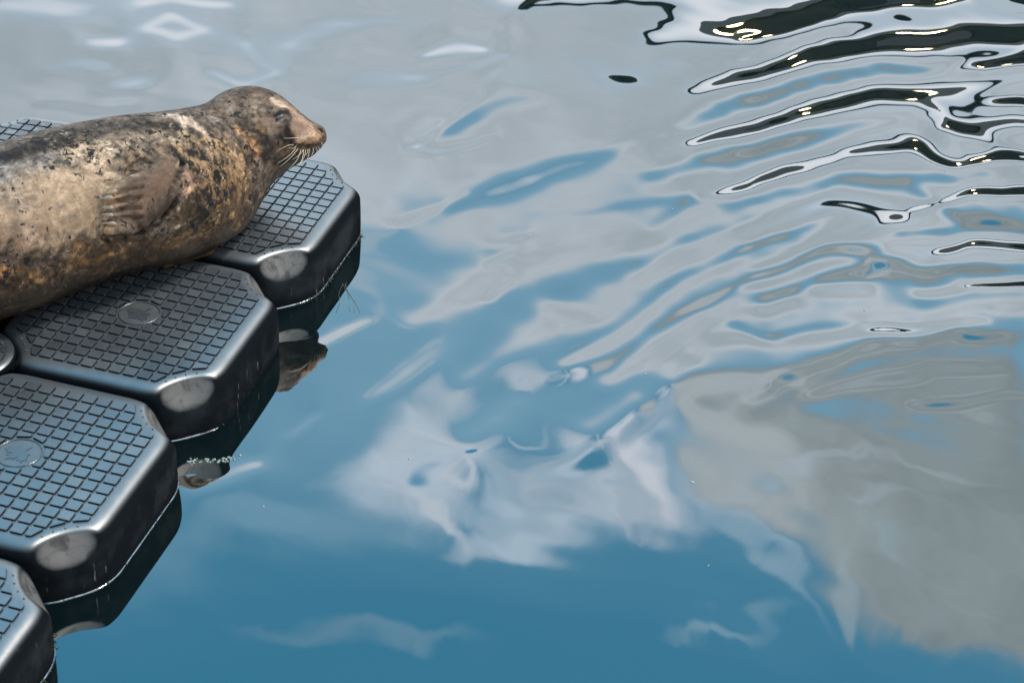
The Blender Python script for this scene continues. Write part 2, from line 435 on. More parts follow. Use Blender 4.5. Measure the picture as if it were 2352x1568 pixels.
Xg, Yg = np.meshgrid(wxs, wys)
co = np.stack([Xg, Yg, WHT], -1).reshape(-1, 3)
idx = np.arange(nx*ny).reshape(ny, nx)
qd = np.stack([idx[:-1, :-1], idx[:-1, 1:], idx[1:, 1:], idx[1:, :-1]], -1).reshape(-1, 4)
# skirt: rings of vertices out to the horizon, joined to the rim of the grid
rim = np.concatenate([idx[0, :-1], idx[:-1, -1], idx[-1, :0:-1], idx[:0:-1, 0]])
cen = np.array([(WX0+WX1)/2, (WY0+WY1)/2]); rp = co[rim, :2]-cen
cos_ = [co]; faces = [qd]; prev = rim; base = len(co); nr = len(rim)
ang = np.arctan2(rp[:, 1], rp[:, 0])
for ri, sc in enumerate((1.3, 1.8, 3, 7, 25, 120, 900)):
    if sc < 2: q = rp*sc
    else:
        rad = 2.6*sc; q = np.stack([np.cos(ang)*rad, np.sin(ang)*rad], 1)
    cos_.append(np.concatenate([q+cen, np.zeros((nr, 1))], 1))
    cur = base + np.arange(nr); base += nr
    faces.append(np.stack([prev, cur, np.roll(cur, -1), np.roll(prev, -1)], 1)); prev = cur
co = np.concatenate(cos_); qd = np.concatenate(faces)
me = bpy.data.meshes.new('water')
me.vertices.add(len(co)); me.vertices.foreach_set('co', co.astype(np.float32).ravel())
me.loops.add(len(qd)*4); me.loops.foreach_set('vertex_index', qd.astype(np.int32).ravel())
me.polygons.add(len(qd)); me.polygons.foreach_set('loop_start', np.arange(len(qd), dtype=np.int32)*4)
me.polygons.foreach_set('use_smooth', np.ones(len(qd), bool))
me.update(calc_edges=True); me.validate()
m_water, n, out = material('harbour_water')
tc = n.node('ShaderNodeNewGeometry').outputs['Position']
sp = n.node('ShaderNodeSeparateXYZ'); n.put(sp.inputs[0], tc)
# far from the modelled waves the ripples are only fine relief
dist = n.length(n.mapping(tc, loc=(-.35, -.3, 0)))
farm = n.ss(dist, 2.3, 3.4)
hh = n.noise(tc, 2.2, 3, .5)
bnode = n.node('ShaderNodeBump'); n.put(bnode.inputs['Height'], hh); bnode.inputs['Distance'].default_value = .05
n.put(bnode.inputs['Strength'], farm)
fr = n.node('ShaderNodeFresnel'); fr.inputs[0].default_value = 4.0; n.put(fr.inputs['Normal'], bnode.outputs[0])
gl = n.node('ShaderNodeBsdfGlossy'); gl.inputs['Roughness'].default_value = 0.015; gl.inputs['Color'].default_value = (1, 1, 1, 1)
n.put(gl.inputs['Normal'], bnode.outputs[0])
df = n.node('ShaderNodeBsdfDiffuse'); df.inputs[0].default_value = (.0018, .008, .009, 1)
mx = n.node('ShaderNodeMixShader'); n.put(mx.inputs[0], fr.outputs[0]); n.l.new(df.outputs[0], mx.inputs[1]); n.l.new(gl.outputs[0], mx.inputs[2])
n.l.new(mx.outputs[0], out.inputs[0])
water = mobj('water', me, mat=m_water)
tag(water, 'smooth rippled harbour water reflecting blue sky and grey cloud', 'water', kind='structure')

# ------------------------------------------------------------------ far shore (mirrored in the steep ripples)
def simple_mat(name, col, rough=.8, nscale=3.0, var=.25, stretch=(1,1,1)):
    m, n, out = material(name)
    tc = n.node('ShaderNodeTexCoord').outputs['Object']
    f = n.noise(n.mapping(tc, sc=stretch), nscale, 4, .6)
    c = n.mix(f, tuple(x*(1-var) for x in col), tuple(min(x*(1+var), 1) for x in col))
    principled(n, out, **{'Base Color': c, 'Roughness': rough, 'Normal': bump(n, f, .3, .01)})
    return m
m_tar = simple_mat('tarred timber', (.016, .026, .023), .75, 2.0, .6, (1, 1, .2))
m_roof = simple_mat('weathered roof', (.045, .06, .058), .8, 1.2, .35)
m_steel = simple_mat('galvanised steel', (.10, .11, .11), .5, 6.0, .3)
m_glass, n, out = material('shed window glass')
principled(n, out, **{'Base Color': (.03, .04, .045), 'Roughness': .08})
m_lamp, n, out = material('warm lamp glass')
em = n.node('ShaderNodeEmission'); em.inputs[0].default_value = (1.0, .80, .42, 1); em.inputs[1].default_value = 30
n.l.new(em.outputs[0], out.inputs[0])
SH_Y = 17.0
def bx(name, lo, hi, mat, parent, bev=.01):
    bm = bmesh.new(); box_bm(bm, lo, hi, bev); return mobj(name, from_bm(name, bm), parent, mat)
shed = empty('boat_shed', (0, SH_Y, 0))
tag(shed, 'long dark timber boat shed mirrored at the far side of the water', 'shed')
bx('wall', (-7.5, 0, .7), (14.5, 5, 4.0), m_tar, shed)
bm = bmesh.new()
pr = [(-.5, 3.95), (5.5, 3.95), (5.5, 4.07), (2.5, 5.7), (-.5, 4.07)]
va = [bm.verts.new((-7.9, y, z)) for y, z in pr]; vb = [bm.verts.new((14.9, y, z)) for y, z in pr]
bm.faces.new(va[::-1]); bm.faces.new(vb)
for i in range(5): bm.faces.new((va[i], va[(i+1) % 5], vb[(i+1) % 5], vb[i]))
mobj('roof', from_bm('roof', bm), shed, m_roof)
for i in range(38):
    bx('wall_board', (-7.5+i*.58, -.028, .72), (-7.5+i*.58+.55, -.002, 3.9), (m_tar, m_roof, m_tar, m_steel)[(i*7) % 4] if i % 5 == 2 else m_tar, shed, .004)
for i in range(7):
    x = -6.2+i*3.0
    w = bx('window', (x, -.06, 1.9), (x+1.3, .0, 3.0), m_steel, shed)
    for a in (0, 1):
        bx('pane', (x+.06+a*.62, -.075, 1.98), (x+.62+a*.62, -.062, 2.92), m_glass, w, 0)
bx('door', (4.2, -.07, .72), (5.0, .0, 2.7), m_steel, shed)
quay = empty('timber_quay', (0, SH_Y-2.6, 0))
tag(quay, 'dark timber quay standing on piles in front of the boat shed', 'quay')
for i in range(14):
    bx('deck_plank', (-9, i*.185, .60), (16, i*.185+.172, .66), m_tar, quay, .004)
bx('fender_beam', (-9, -.09, .36), (16, -.01, .62), m_tar, quay)
for i in range(13):
    x = -8.8+i*2.0
    mobj('pile', tube('pile', [(x, -.02, -1.2), (x, -.02, .98)], .13, 12), quay, m_tar)
lamps = [(-1.4, 'leftmost'), (.9, 'middle'), (3.4, 'rightmost')]
for i, (x, w) in enumerate(lamps):
    L = empty('wall_lamp', (x, SH_Y-.55, 3.93))
    tag(L, 'warm lit wall lamp on the boat shed, %s of the three lamps' % w, 'lamp', 'lamps on the boat shed')
    mobj('bracket', tube('bracket', [(0, .05, .05), (0, -.12, .09), (0, -.17, .03)], .014, 6), L, m_steel)
    bm = bmesh.new(); bmesh.ops.create_uvsphere(bm, u_segments=12, v_segments=8, radius=.115, matrix=Matrix.Translation((0, -.17, -.06)))
    mobj('lamp_globe', from_bm('lamp_globe', bm, True), L, m_lamp)
# overhead mooring boom between two steel piles
boom = empty('mooring_boom', (0, 9.2, 0))
tag(boom, 'thin dark steel boom carried on two piles over the water', 'boom')
mobj('boom_pipe', tube('boom_pipe', [(-1.7, 0, 3.20), (0, 0, 3.17), (3, 0, 3.17), (10, 0, 3.22)], .08, 10), boom, m_tar)
for x in (-1.7, 10): mobj('post', tube('post', [(x, 0, -1.5), (x, 0, 3.24)], .08, 12), boom, m_tar)

# ------------------------------------------------------------------ floating pontoon blocks
DZ = 0.12                     # deck height above the water
PITCH, TILE = 0.02987, 0.0257
HB, CH = 0.2465, 0.088        # half width, corner chamfer leg
def smax(a, b, k):
    h = np.clip(.5+.5*(a-b)/k, 0, 1); return b+(a-b)*h+k*h*(1-h)
def block_sdf(P):
    x, y, z = np.abs(P[..., 0]), np.abs(P[..., 1]), P[..., 2]
    top = z - 0.0
    bulge = 0.0035*np.exp(-((z+.09)/.06)**2)
    d = smax(x-HB-bulge, y-HB-bulge, .028)
    d = smax(d, (x+y-(2*HB-CH))/1.41421, .035)
    groove = .010*np.exp(-((z+.185)/.02)**2)
    d = d+groove
    d = smax(d, top, .038)
    d = smax(d, -(z+.40), .03)
    sph = .1060 - np.sqrt((x-.25)**2+(y-.25)**2+(z-.0307)**2)     # bowl for the coupling disc
    d = smax(d, sph, .013)
    return d
def block_mesh():
    # rings: top (by scaling an octagon), then down the side, then bottom
    NA = 256
    th = np.linspace(0, 2*np.pi, NA, endpoint=False)
    # direction support of the chamfered square
    c, s = np.abs(np.cos(th)), np.abs(np.sin(th))
    rad = np.minimum(HB/np.maximum(c, s), (2*HB-CH)/(c+s))
    rings = []
    for t in (0.12, .3, .5, .62, .7, .76, .80, .84, .87, .895, .915, .93, .945, .96, .975, .99, 1.0):
        rings.append(np.stack([np.cos(th)*rad*t, np.sin(th)*rad*t, 0*th], 1))
    for z in (-.004, -.008, -.013, -.019, -.026, -.034, -.043, -.053, -.064, -.077, -.092, -.11, -.13, -.15, -.17, -.185, -.2, -.22, -.27, -.33, -.37, -.39, -.40):
        rings.append(np.stack([np.cos(th)*rad, np.sin(th)*rad, 0*th+z], 1))
    for t in (.9, .5, .1): rings.append(np.stack([np.cos(th)*rad*t, np.sin(th)*rad*t, 0*th-.40], 1))
    P = np.concatenate(rings)
    e = 1e-5
    def normal(P):
        g = np.stack([block_sdf(P+np.eye(3)[i]*e)-block_sdf(P-np.eye(3)[i]*e) for i in range(3)], -1)/(2*e)
        return g
    for it in range(14):
        g = normal(P); d = block_sdf(P); gn = (g*g).sum(-1)+1e-9
        P = P - (d/gn)[:, None]*g*.9
    f = []
    nr = len(rings)
    for r in range(nr-1):
        for j in range(NA): f.append((r*NA+j, (r+1)*NA+j, (r+1)*NA+(j+1) % NA, r*NA+(j+1) % NA))
    f.append(tuple(range(NA))); f.append(tuple((nr-1)*NA+j for j in range(NA))[::-1])
    return mesh('float_block', P, f)

def hdpe(name, col=(.030, .039, .047), rough=.27, dusty=False, wet=False, ior=3.7):
    m, n, out = material(name)
    tc = n.node('ShaderNodeTexCoord').outputs['Object']
    oi = n.node('ShaderNodeObjectInfo')
    wp = n.node('ShaderNodeNewGeometry').outputs['Position']
    big = n.noise(wp, 7, 4, .6); fine = n.noise(wp, 420, 3, .7); mid = n.noise(wp, 45, 4, .65)
    c = n.mix(n.ss(big, .4, .7), col, tuple(x*1.6 for x in col))
    c = n.mix(n.math('MULTIPLY', n.ss(mid, .55, .8), .14), c, (.14, .145, .145))
    if dusty:
        # every raised tile has worn and dusted over a little differently
        c = n.mix(n.math('MULTIPLY', n.math('POWER', oi.outputs['Random'], 6.0), .16), c, (.22, .22, .205))
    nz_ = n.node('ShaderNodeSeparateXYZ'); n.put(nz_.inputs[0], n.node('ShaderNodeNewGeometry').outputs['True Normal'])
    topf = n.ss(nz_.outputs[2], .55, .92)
    c = n.mix(topf, (.006, .008, .010), c)  # upright faces darkened in the colour, standing in for shade
    # scuffs on the walls
    sp_ = n.node('ShaderNodeSeparateXYZ'); n.put(sp_.inputs[0], wp)
    scr = n.noise(n.mapping(wp, sc=(60, 60, 9)), 1.6, 3, .6)
    wall = n.ss(sp_.outputs[2], DZ-.02, DZ-.05)
    c = n.mix(n.math('MULTIPLY', n.math('MULTIPLY', n.ss(scr, .66, .76), wall), .45), c, (.25, .25, .24))
    r = n.math('ADD', n.math('MULTIPLY', mid, .16), rough-.08)
    r = n.math('ADD', r, n.math('MULTIPLY', oi.outputs['Random'], .05))
    if wet:
        w = n.ss(n.noise(wp, 38, 1, .4), .54, .60)
        r = n.mix(w, r, (.04, .04, .04)); c = n.mix(w, c, (.10, .13, .15))
    nb = bump(n, fine, .22, .0006)
    nb = bump(n, mid, .18, .0016, nb)
    principled(n, out, **{'Base Color': c, 'Roughness': r, 'IOR': ior, 'Specular IOR Level': n.math('ADD', .0, n.math('MULTIPLY', topf, .5)), 'Normal': nb})
    return m
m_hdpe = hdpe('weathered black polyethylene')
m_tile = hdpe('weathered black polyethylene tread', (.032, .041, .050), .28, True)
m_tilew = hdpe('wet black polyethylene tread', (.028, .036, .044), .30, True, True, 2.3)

# corner bowls: warm reflected light put into the colour, with dust and blotches
m_block, n, out = material('weathered float shell')
tc = n.node('ShaderNodeTexCoord').outputs['Object']
wp = n.node('ShaderNodeNewGeometry').outputs['Position']
so = n.node('ShaderNodeSeparateXYZ'); n.put(so.inputs[0], tc)
ax = n.math('ABSOLUTE', so.outputs[0]); ay = n.math('ABSOLUTE', so.outputs[1])
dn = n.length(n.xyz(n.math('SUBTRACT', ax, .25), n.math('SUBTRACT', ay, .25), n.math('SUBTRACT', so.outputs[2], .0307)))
big = n.noise(wp, 7, 4, .6); fine = n.noise(wp, 420, 3, .7); mid = n.noise(wp, 45, 4, .65); spk = n.noise(wp, 160, 2, .5)
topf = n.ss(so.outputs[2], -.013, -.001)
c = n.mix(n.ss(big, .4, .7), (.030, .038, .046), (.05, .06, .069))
c = n.mix(topf, (.007, .009, .011), c)  # faded top; walls below the rim carry painted shade
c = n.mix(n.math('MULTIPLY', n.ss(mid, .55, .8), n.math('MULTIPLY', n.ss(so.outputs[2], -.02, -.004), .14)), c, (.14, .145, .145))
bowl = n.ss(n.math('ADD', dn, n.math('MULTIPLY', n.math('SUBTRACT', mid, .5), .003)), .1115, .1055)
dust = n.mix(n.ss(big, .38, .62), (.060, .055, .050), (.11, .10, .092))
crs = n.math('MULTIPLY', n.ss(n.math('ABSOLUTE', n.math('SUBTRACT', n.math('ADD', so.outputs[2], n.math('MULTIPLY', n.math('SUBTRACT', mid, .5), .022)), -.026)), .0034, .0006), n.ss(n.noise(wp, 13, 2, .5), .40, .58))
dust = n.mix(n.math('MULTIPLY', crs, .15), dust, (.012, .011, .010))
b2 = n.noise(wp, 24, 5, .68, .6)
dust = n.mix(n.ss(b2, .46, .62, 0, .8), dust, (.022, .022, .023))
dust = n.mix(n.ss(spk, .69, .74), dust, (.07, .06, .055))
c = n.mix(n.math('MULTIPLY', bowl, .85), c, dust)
scr = n.noise(n.mapping(wp, sc=(60, 60, 9)), 1.6, 3, .6)
wall = n.ss(so.outputs[2], -.02, -.05)
c = n.mix(n.math('MULTIPLY', n.math('MULTIPLY', n.ss(big, .42, .66), wall), n.ss(so.outputs[2], -.115, -.09, 0, .5)), c, (.035, .040, .044))
c = n.mix(n.math('MULTIPLY', n.math('MULTIPLY', n.math('MULTIPLY', n.ss(scr, .64, .74), n.ss(n.noise(wp, 11, 2, .5), .5, .62)), wall), .6), c, (.25, .25, .24))
alg = n.math('MULTIPLY', n.ss(so.outputs[2], -.118, -.135), .7)
c = n.mix(alg, c, (.012, .020, .008))
r = n.math('ADD', n.math('MULTIPLY', mid, .16), .31)
r = n.math('ADD', r, n.math('MULTIPLY', bowl, .12))
r = n.math('ADD', r, n.math('MULTIPLY', crs, .1))
r = n.math('ADD', r, n.math('MULTIPLY', n.math('SUBTRACT', 1.0, topf), .12))
nzs = n.node('ShaderNodeSeparateXYZ'); n.put(nzs.inputs[0], n.node('ShaderNodeNewGeometry').outputs['Normal'])
flat_ = n.ss(nzs.outputs[2], .70, .965, .28, 1.0)
spl = n.math('MULTIPLY', n.math('MAXIMUM', n.math('MULTIPLY', topf, flat_), n.math('MULTIPLY', n.math('MULTIPLY', bowl, .30), n.ss(b2, .50, .66, 1.0, .45))), .5)
nb = bump(n, mid, .18, .0016, bump(n, fine, .22, .0006))
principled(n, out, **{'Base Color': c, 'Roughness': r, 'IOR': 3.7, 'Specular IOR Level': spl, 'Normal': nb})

def prism_mesh(name, poly, z0, z1, bev):
    """poly: plan outline (ccw); low prism with a bevelled upper edge"""
    k_ = len(poly); c = [sum(p[0] for p in poly)/k_, sum(p[1] for p in poly)/k_]
    def inset(p, d):
        vx, vy = p[0]-c[0], p[1]-c[1]; l = math.hypot(vx, vy)+1e-9; return (p[0]-vx/l*d, p[1]-vy/l*d)
    v = [(*p, z0) for p in poly] + [(*inset(p, bev*.3), z1-bev) for p in poly] + [(*inset(p, bev*1.3), z1) for p in poly]
    f = []
    for r in range(2):
        for j in range(k_): f.append((r*k_+j, r*k_+(j+1) % k_, (r+1)*k_+(j+1) % k_, (r+1)*k_+j))
    f.append(tuple(2*k_+j for j in range(k_)))
    return mesh(name, v, f, False)
def rounded(poly, r):
    out_ = []; k_ = len(poly)
    for i in range(k_):
        p0, p1, p2 = poly[i-1], poly[i], poly[(i+1) % k_]
        for q in (p0, p2):
            dx, dy = q[0]-p1[0], q[1]-p1[1]; l = math.hypot(dx, dy)
            t = min(r, l*.45); out_.append((p1[0]+dx/l*t, p1[1]+dy/l*t))
    return out_
def clip(poly, nx_, ny_, d):
    """keep the part where nx*x+ny*y <= d"""
    o = []
    for i in range(len(poly)):
        a, b = poly[i], poly[(i+1) % len(poly)]
        da, db = a[0]*nx_+a[1]*ny_-d, b[0]*nx_+b[1]*ny_-d
        if da <= 0: o.append(a)
        if (da < 0) != (db < 0) and abs(da-db) > 1e-12:
            t = da/(da-db); o.append((a[0]+(b[0]-a[0])*t, a[1]+(b[1]-a[1])*t))
    return o
TH = .0037
hq = TILE/2
SQ = [(-hq, -hq), (hq, -hq), (hq, hq), (-hq, hq)]
tile_full = prism_mesh('tread_tile', rounded(SQ, .0026), -.002, TH, .0007)
tile_slots = []                       # (mesh, x, y) in block coordinates
for c_ in range(14):
    for r_ in range(14):
        x, y = (c_-6.5)*PITCH, (r_-6.5)*PITCH
        sx, sy = (1 if x > 0 else -1), (1 if y > 0 else -1)
        nxv, nyv = sx*.25-x, sy*.25-y; dn_ = math.hypot(nxv, nyv); me_ = tile_full
        R0 = .1235
        dc = math.hypot(x, y)
        if dn_ < R0+.018:
            p = clip(SQ, nxv/dn_, nyv/dn_, dn_-R0)
            if len(p) < 3: continue
            ar = abs(sum(p[i][0]*p[(i+1) % len(p)][1]-p[(i+1) % len(p)][0]*p[i][1] for i in range(len(p))))/2
            if ar < TILE*TILE*.16: continue
            if ar < TILE*TILE*.97: me_ = prism_mesh('tread_tile', rounded(p, .002), -.002, TH, .0007)
        elif dc < .064:
            p = clip(SQ, -x/dc, -y/dc, dc-.0465)
            if len(p) < 3: continue
            ar = abs(sum(p[i][0]*p[(i+1) % len(p)][1]-p[(i+1) % len(p)][0]*p[i][1] for i in range(len(p))))/2
            if ar < TILE*TILE*.16: continue
            if ar < TILE*TILE*.97: me_ = prism_mesh('tread_tile', rounded(p, .002), -.002, TH, .0007)
        tile_slots.append((me_, x, y))
def leaf_outline():
    half = [(0, 1.0), (.17, .62), (.36, .72), (.27, .28), (.55, .58), (.62, .40), (.93, .45), (.84, .22), (1.0, .08), (.55, -.28), (.62, -.45), (.10, -.40), (.05, -.95)]
    full = half + [(-a, b) for a, b in half[::-1] if a > 0]
    return full
def emblem_mesh():
    v = []; f = []
    # ring
    n_ = 48; m_ = 8
    for i in range(n_):
        a = 2*math.pi*i/n_
        for j in range(m_):
            b = 2*math.pi*j/m_; rr = .0415+.0011*math.cos(b)
            v.append((rr*math.cos(a), rr*math.sin(a), .0006+.0011*math.sin(b)))
    for i in range(n_):
        for j in range(m_): f.append((i*m_+j, ((i+1) % n_)*m_+j, ((i+1) % n_)*m_+(j+1) % m_, i*m_+(j+1) % m_))
    me_ = mesh('emblem_ring', v, f)
    return me_
def leaf_mesh():
    pts = leaf_outline(); k_ = len(pts); sc = .030; rt = R_(150)
    q = [(sc*(a*math.cos(rt)-b*math.sin(rt)), sc*(a*math.sin(rt)+b*math.cos(rt))) for a, b in pts]
    bm = bmesh.new()
    lo = [bm.verts.new((a, b, -.001)) for a, b in q]; hi = [bm.verts.new((a*.955, b*.955, .0009)) for a, b in q]
    for i in range(k_): bm.faces.new((lo[i], lo[i-1], hi[i-1], hi[i]))
    tf = bm.faces.new(hi[::-1]); bmesh.ops.recalc_face_normals(bm, faces=bm.faces)
    bmesh.ops.triangulate(bm, faces=[fc for fc in bm.faces if len(fc.verts) > 4])
    return from_bm('maple_leaf', bm)
def dots_mesh():
    bm = bmesh.new()
    for sx in (-1, 1):
        for sy in (-1, 1):
            for a in (28, 39, 50, 61):
                x = sx*(.25-.1125*math.cos(R_(a))); y = sy*(.25-.1125*math.sin(R_(a)))
                bmesh.ops.create_icosphere(bm, subdivisions=1, radius=.0021, matrix=Matrix.Translation((x, y, .0004)))
    return from_bm('raised_dots', bm, True)
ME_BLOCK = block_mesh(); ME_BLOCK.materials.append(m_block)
ME_RING, ME_LEAF, ME_DOTS = emblem_mesh(), leaf_mesh(), dots_mesh()
def make_float(loc, label, tilt=(0, 0), wet=False):
    root = empty('dock_float', loc); root.rotation_euler = (tilt[0], tilt[1], 0)
    tag(root, label, 'dock float', 'black plastic floats of the pontoon')
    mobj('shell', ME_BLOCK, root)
    rng = random.Random(hash(loc) % 1000)
    for me_, x, y in tile_slots:
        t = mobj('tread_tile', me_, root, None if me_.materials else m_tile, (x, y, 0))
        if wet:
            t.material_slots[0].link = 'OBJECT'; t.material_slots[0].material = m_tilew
    e = mobj('emblem', ME_RING, root, None if ME_RING.materials else m_hdpe)
    mobj('maple_leaf', ME_LEAF, e, None if ME_LEAF.materials else m_hdpe)
    d = mobj('raised_dots', ME_DOTS, root, None if ME_DOTS.materials else m_hdpe); d['kind'] = 'stuff'
    return root
make_float((0, 0, DZ), 'black plastic dock float under the chin of the seal, farthest of the outer row')
make_float((0.002, -.5, DZ-.001), 'black plastic dock float below the belly of the seal with a leaf emblem showing whole', (R_(.15), R_(-.1)))
make_float((0, -1.0, DZ+.001), 'black plastic dock float in the near row with its leaf emblem half out of view', (R_(-.1), R_(.1)))
make_float((.001, -1.5, DZ), 'nearest black plastic dock float of which only a corner shows', (0, R_(.1)))
make_float((-.5, 0, DZ-.022), 'wet tilted black dock float behind the back of the seal', (0, R_(-2.6)), True)
make_float((-.5, -.5, DZ), 'black plastic dock float hidden under the hind body of the seal')
make_float((-.5, -1.0, DZ), 'black plastic dock float left of the near row beyond the coupling disc')
# coupling discs at the inner corners
def disc_mesh():
    prof = [(0, .004), (.05, .004), (.075, .0035), (.086, .002), (.0925, -.0015), (.0955, -.007), (.0945, -.014), (.088, -.026), (.075, -.045), (.06, -.06), (.05, -.09)]
    v = [(0, 0, .004)]; f = []; n_ = 72
    for r, z in prof[1:]:
        for j in range(n_): a = 2*math.pi*j/n_; v.append((r*math.cos(a), r*math.sin(a), z))
    for j in range(n_): f.append((0, 1+j, 1+(j+1) % n_))
    for i in range(len(prof)-2):
        for j in range(n_): f.append((1+i*n_+j, 1+(i+1)*n_+j, 1+(i+1)*n_+(j+1) % n_, 1+i*n_+(j+1) % n_))
    return mesh('coupling_disc', v, f)
ME_DISC = disc_mesh(); ME_DISC.materials.append(m_hdpe)
disc_slots = []
for i in range(-3, 4):
    for j in range(-3, 4):
        x, y = i*PITCH*.86, j*PITCH*.86; d_ = math.hypot(x, y)
        if d_ > .083: continue
        p = [(a*.86, b*.86) for a, b in SQ]
        if d_ > .06: p = clip(p, x/d_, y/d_, .078-d_)
        if len(p) < 3: continue
        disc_slots.append((prism_mesh('tread_tile', rounded(p, .002), 0, .0058, .0007), x, y))
DISC_L = {-.25: 'second', -.75: 'third', -1.25: 'fourth'}
for yy, lab in ((-.25, 'round black coupling disc between floats under the seal'),
                (-.75, 'round black coupling disc with tread squares at the left edge below the seal'),
                (-1.25, 'round black coupling disc between the two nearest pairs of floats')):
    root = empty('coupling_disc', (-.25, yy, DZ)); root.rotation_euler[2] = R_(8)
    tag(root, lab, 'coupling disc', 'round coupling discs of the pontoon')
    mobj('disc_body', ME_DISC, root)
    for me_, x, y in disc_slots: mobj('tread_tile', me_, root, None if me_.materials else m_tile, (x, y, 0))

# ------------------------------------------------------------------ harbour seal
def rayd(x, y):
    d = np.array([(x-1176)/FPX, -(y-784)/FPX, -1.0]); d = CR.T @ d; return d/np.linalg.norm(d)
# outline pairs (upper, lower) of the body across its axis, and centre height above the water
SEC = [((-110, 368), (-6, 736), None), ((0, 329), (98, 702), None), ((90, 302), (186, 666), None), ((190, 281), (280, 634), None),
       ((285, 266), (368, 612), None), ((362, 257), (446, 589), None), ((425, 248), (520, 556), None), ((466, 238), (570, 517), .262),
       ((497, 221), (602, 468), .270), ((527, 206), (622, 432), .282), ((556, 199), (642, 408), .293), ((587, 199), (664, 390), .300),
       ((616, 206), (687, 376), .304), ((642, 218), (706, 366), .304), ((667, 236), (722, 356), .300), ((692, 257), (735, 346), .297),
       ((714, 275), (743, 337), .294), ((730, 284), (744, 334), .293), ((741, 291), (750, 328), .293), ((747, 298), (752, 321), .293)]
cen = []; rad = []; upv = []
for (u, l, z) in SEC:
    mx_, my_ = (u[0]+l[0])/2, (u[1]+l[1])/2; d = rayd(mx_, my_); hw = math.hypot(u[0]-l[0], u[1]-l[1])/2
    zz = z if z else DZ+.16
    for it in range(6):
        t = (zz-CP[2])/d[2]; p = CP+t*d
        depth = -(CR @ (p-CP))[2]; r = hw*depth/FPX
        if z is None: zz = DZ+r*.955
    cen.append(p); rad.append(r)
    uw = CR.T @ np.array([u[0]-l[0], -(u[1]-l[1]), 0.0]); upv.append(uw/np.linalg.norm(uw))
cen = np.array(cen); rad = np.array(rad)
ax0 = cen[0]-cen[2]; ax0[2] = 0; ax0 /= np.linalg.norm(ax0)
tail = [(.62, .040), (.50, .058), (.38, .085), (.25, .122), (.12, .158)]
tc_ = [np.array([*(cen[0][:2]+ax0[:2]*s_+np.array([-ax0[1], ax0[0]])*(-.25*s_*s_)), DZ+r_*.97]) for s_, r_ in tail]
cen = np.concatenate([np.array(tc_), cen]); rad = np.concatenate([[r_ for s_, r_ in tail], rad]); upv = np.array([upv[0]]*len(tail)+upv)
# resample smoothly
def catmull(P, t):
    n_ = len(P); i = int(min(max(math.floor(t), 0), n_-2)); u = t-i
    p0, p1, p2, p3 = P[max(i-1, 0)], P[i], P[i+1], P[min(i+2, n_-1)]
    return .5*((2*p1)+(-p0+p2)*u+(2*p0-5*p1+4*p2-p3)*u*u+(-p0+3*p1-3*p2+p3)*u**3)
M = 150; ts = np.linspace(0, len(cen)-1, M)
C_ = np.array([catmull(cen, t) for t in ts]); RR = np.array([catmull(rad, t) for t in ts])
UP = np.array([catmull(upv, t) for t in ts])
for it in range(1): C_[1:-1] = .25*C_[:-2]+.5*C_[1:-1]+.25*C_[2:]
NS = 96; bv = []; bf = []
for i in range(M):
    T = C_[min(i+1, M-1)]-C_[max(i-1, 0)]
    vv = C_[i]-CP; vv /= np.linalg.norm(vv); T -= vv*T.dot(vv); T /= np.linalg.norm(T)
    up = UP[i]-vv*UP[i].dot(vv); up /= np.linalg.norm(up)
    for j in range(NS):
        a = 2*math.pi*j/NS; cs, sn = math.cos(a), math.sin(a)
        bv.append(C_[i]+RR[i]*(vv*cs+up*sn))
for i in range(M-1):
    for j in range(NS): bf.append((i*NS+j, i*NS+(j+1) % NS, (i+1)*NS+(j+1) % NS, (i+1)*NS+j))
bf.append(tuple(range(NS))[::-1]); bf.append(tuple((M-1)*NS+j for j in range(NS)))
from mathutils.bvhtree import BVHTree
base_bvh = BVHTree.FromPolygons([Vector(map(float, p)) for p in bv], bf)
def surf(x, y, lift=0.0, src=True, bvh=None):
    """point on the coat seen at picture position x, y (2500 px wide picture), lifted off along the normal"""
    if src: x, y = x*2352/2500, y*2352/2500
    d = Vector(map(float, rayd(x, y)))
    h = (bvh or base_bvh).ray_cast(Vector(CAM_P), d)
    if h[0] is None:
        h = (bvh or base_bvh).find_nearest(Vector(CAM_P)+d*4.35)
    nrm = h[1]
    if nrm.dot(d) > 0: nrm = -nrm
    return h[0]+nrm*lift, nrm
sbm = bmesh.new()
vs_ = [sbm.verts.new(tuple(map(float, p))) for p in bv]
for q in bf: sbm.faces.new([vs_[a] for a in q])
def blob(p, r, sub=2, sc=None):
    mt = Matrix.Translation(p)
    if sc is not None: mt = mt @ sc
    bmesh.ops.create_icosphere(sbm, subdivisions=sub, radius=r, matrix=mt)
PXM = .00093
def chain(pts, steps=14):
    """pts: (x, y, lift, r) in the 2500 px picture"""
    pts = np.array(pts, float)
    for i in range(len(pts)-1):
        for k_ in range(steps):
            q = pts[i]+(pts[i+1]-pts[i])*k_/steps
            p, nn_ = surf(q[0], q[1], q[2]); blob(p, q[3])
    p, nn_ = surf(*pts[-1][:3]); blob(p, pts[-1][3])
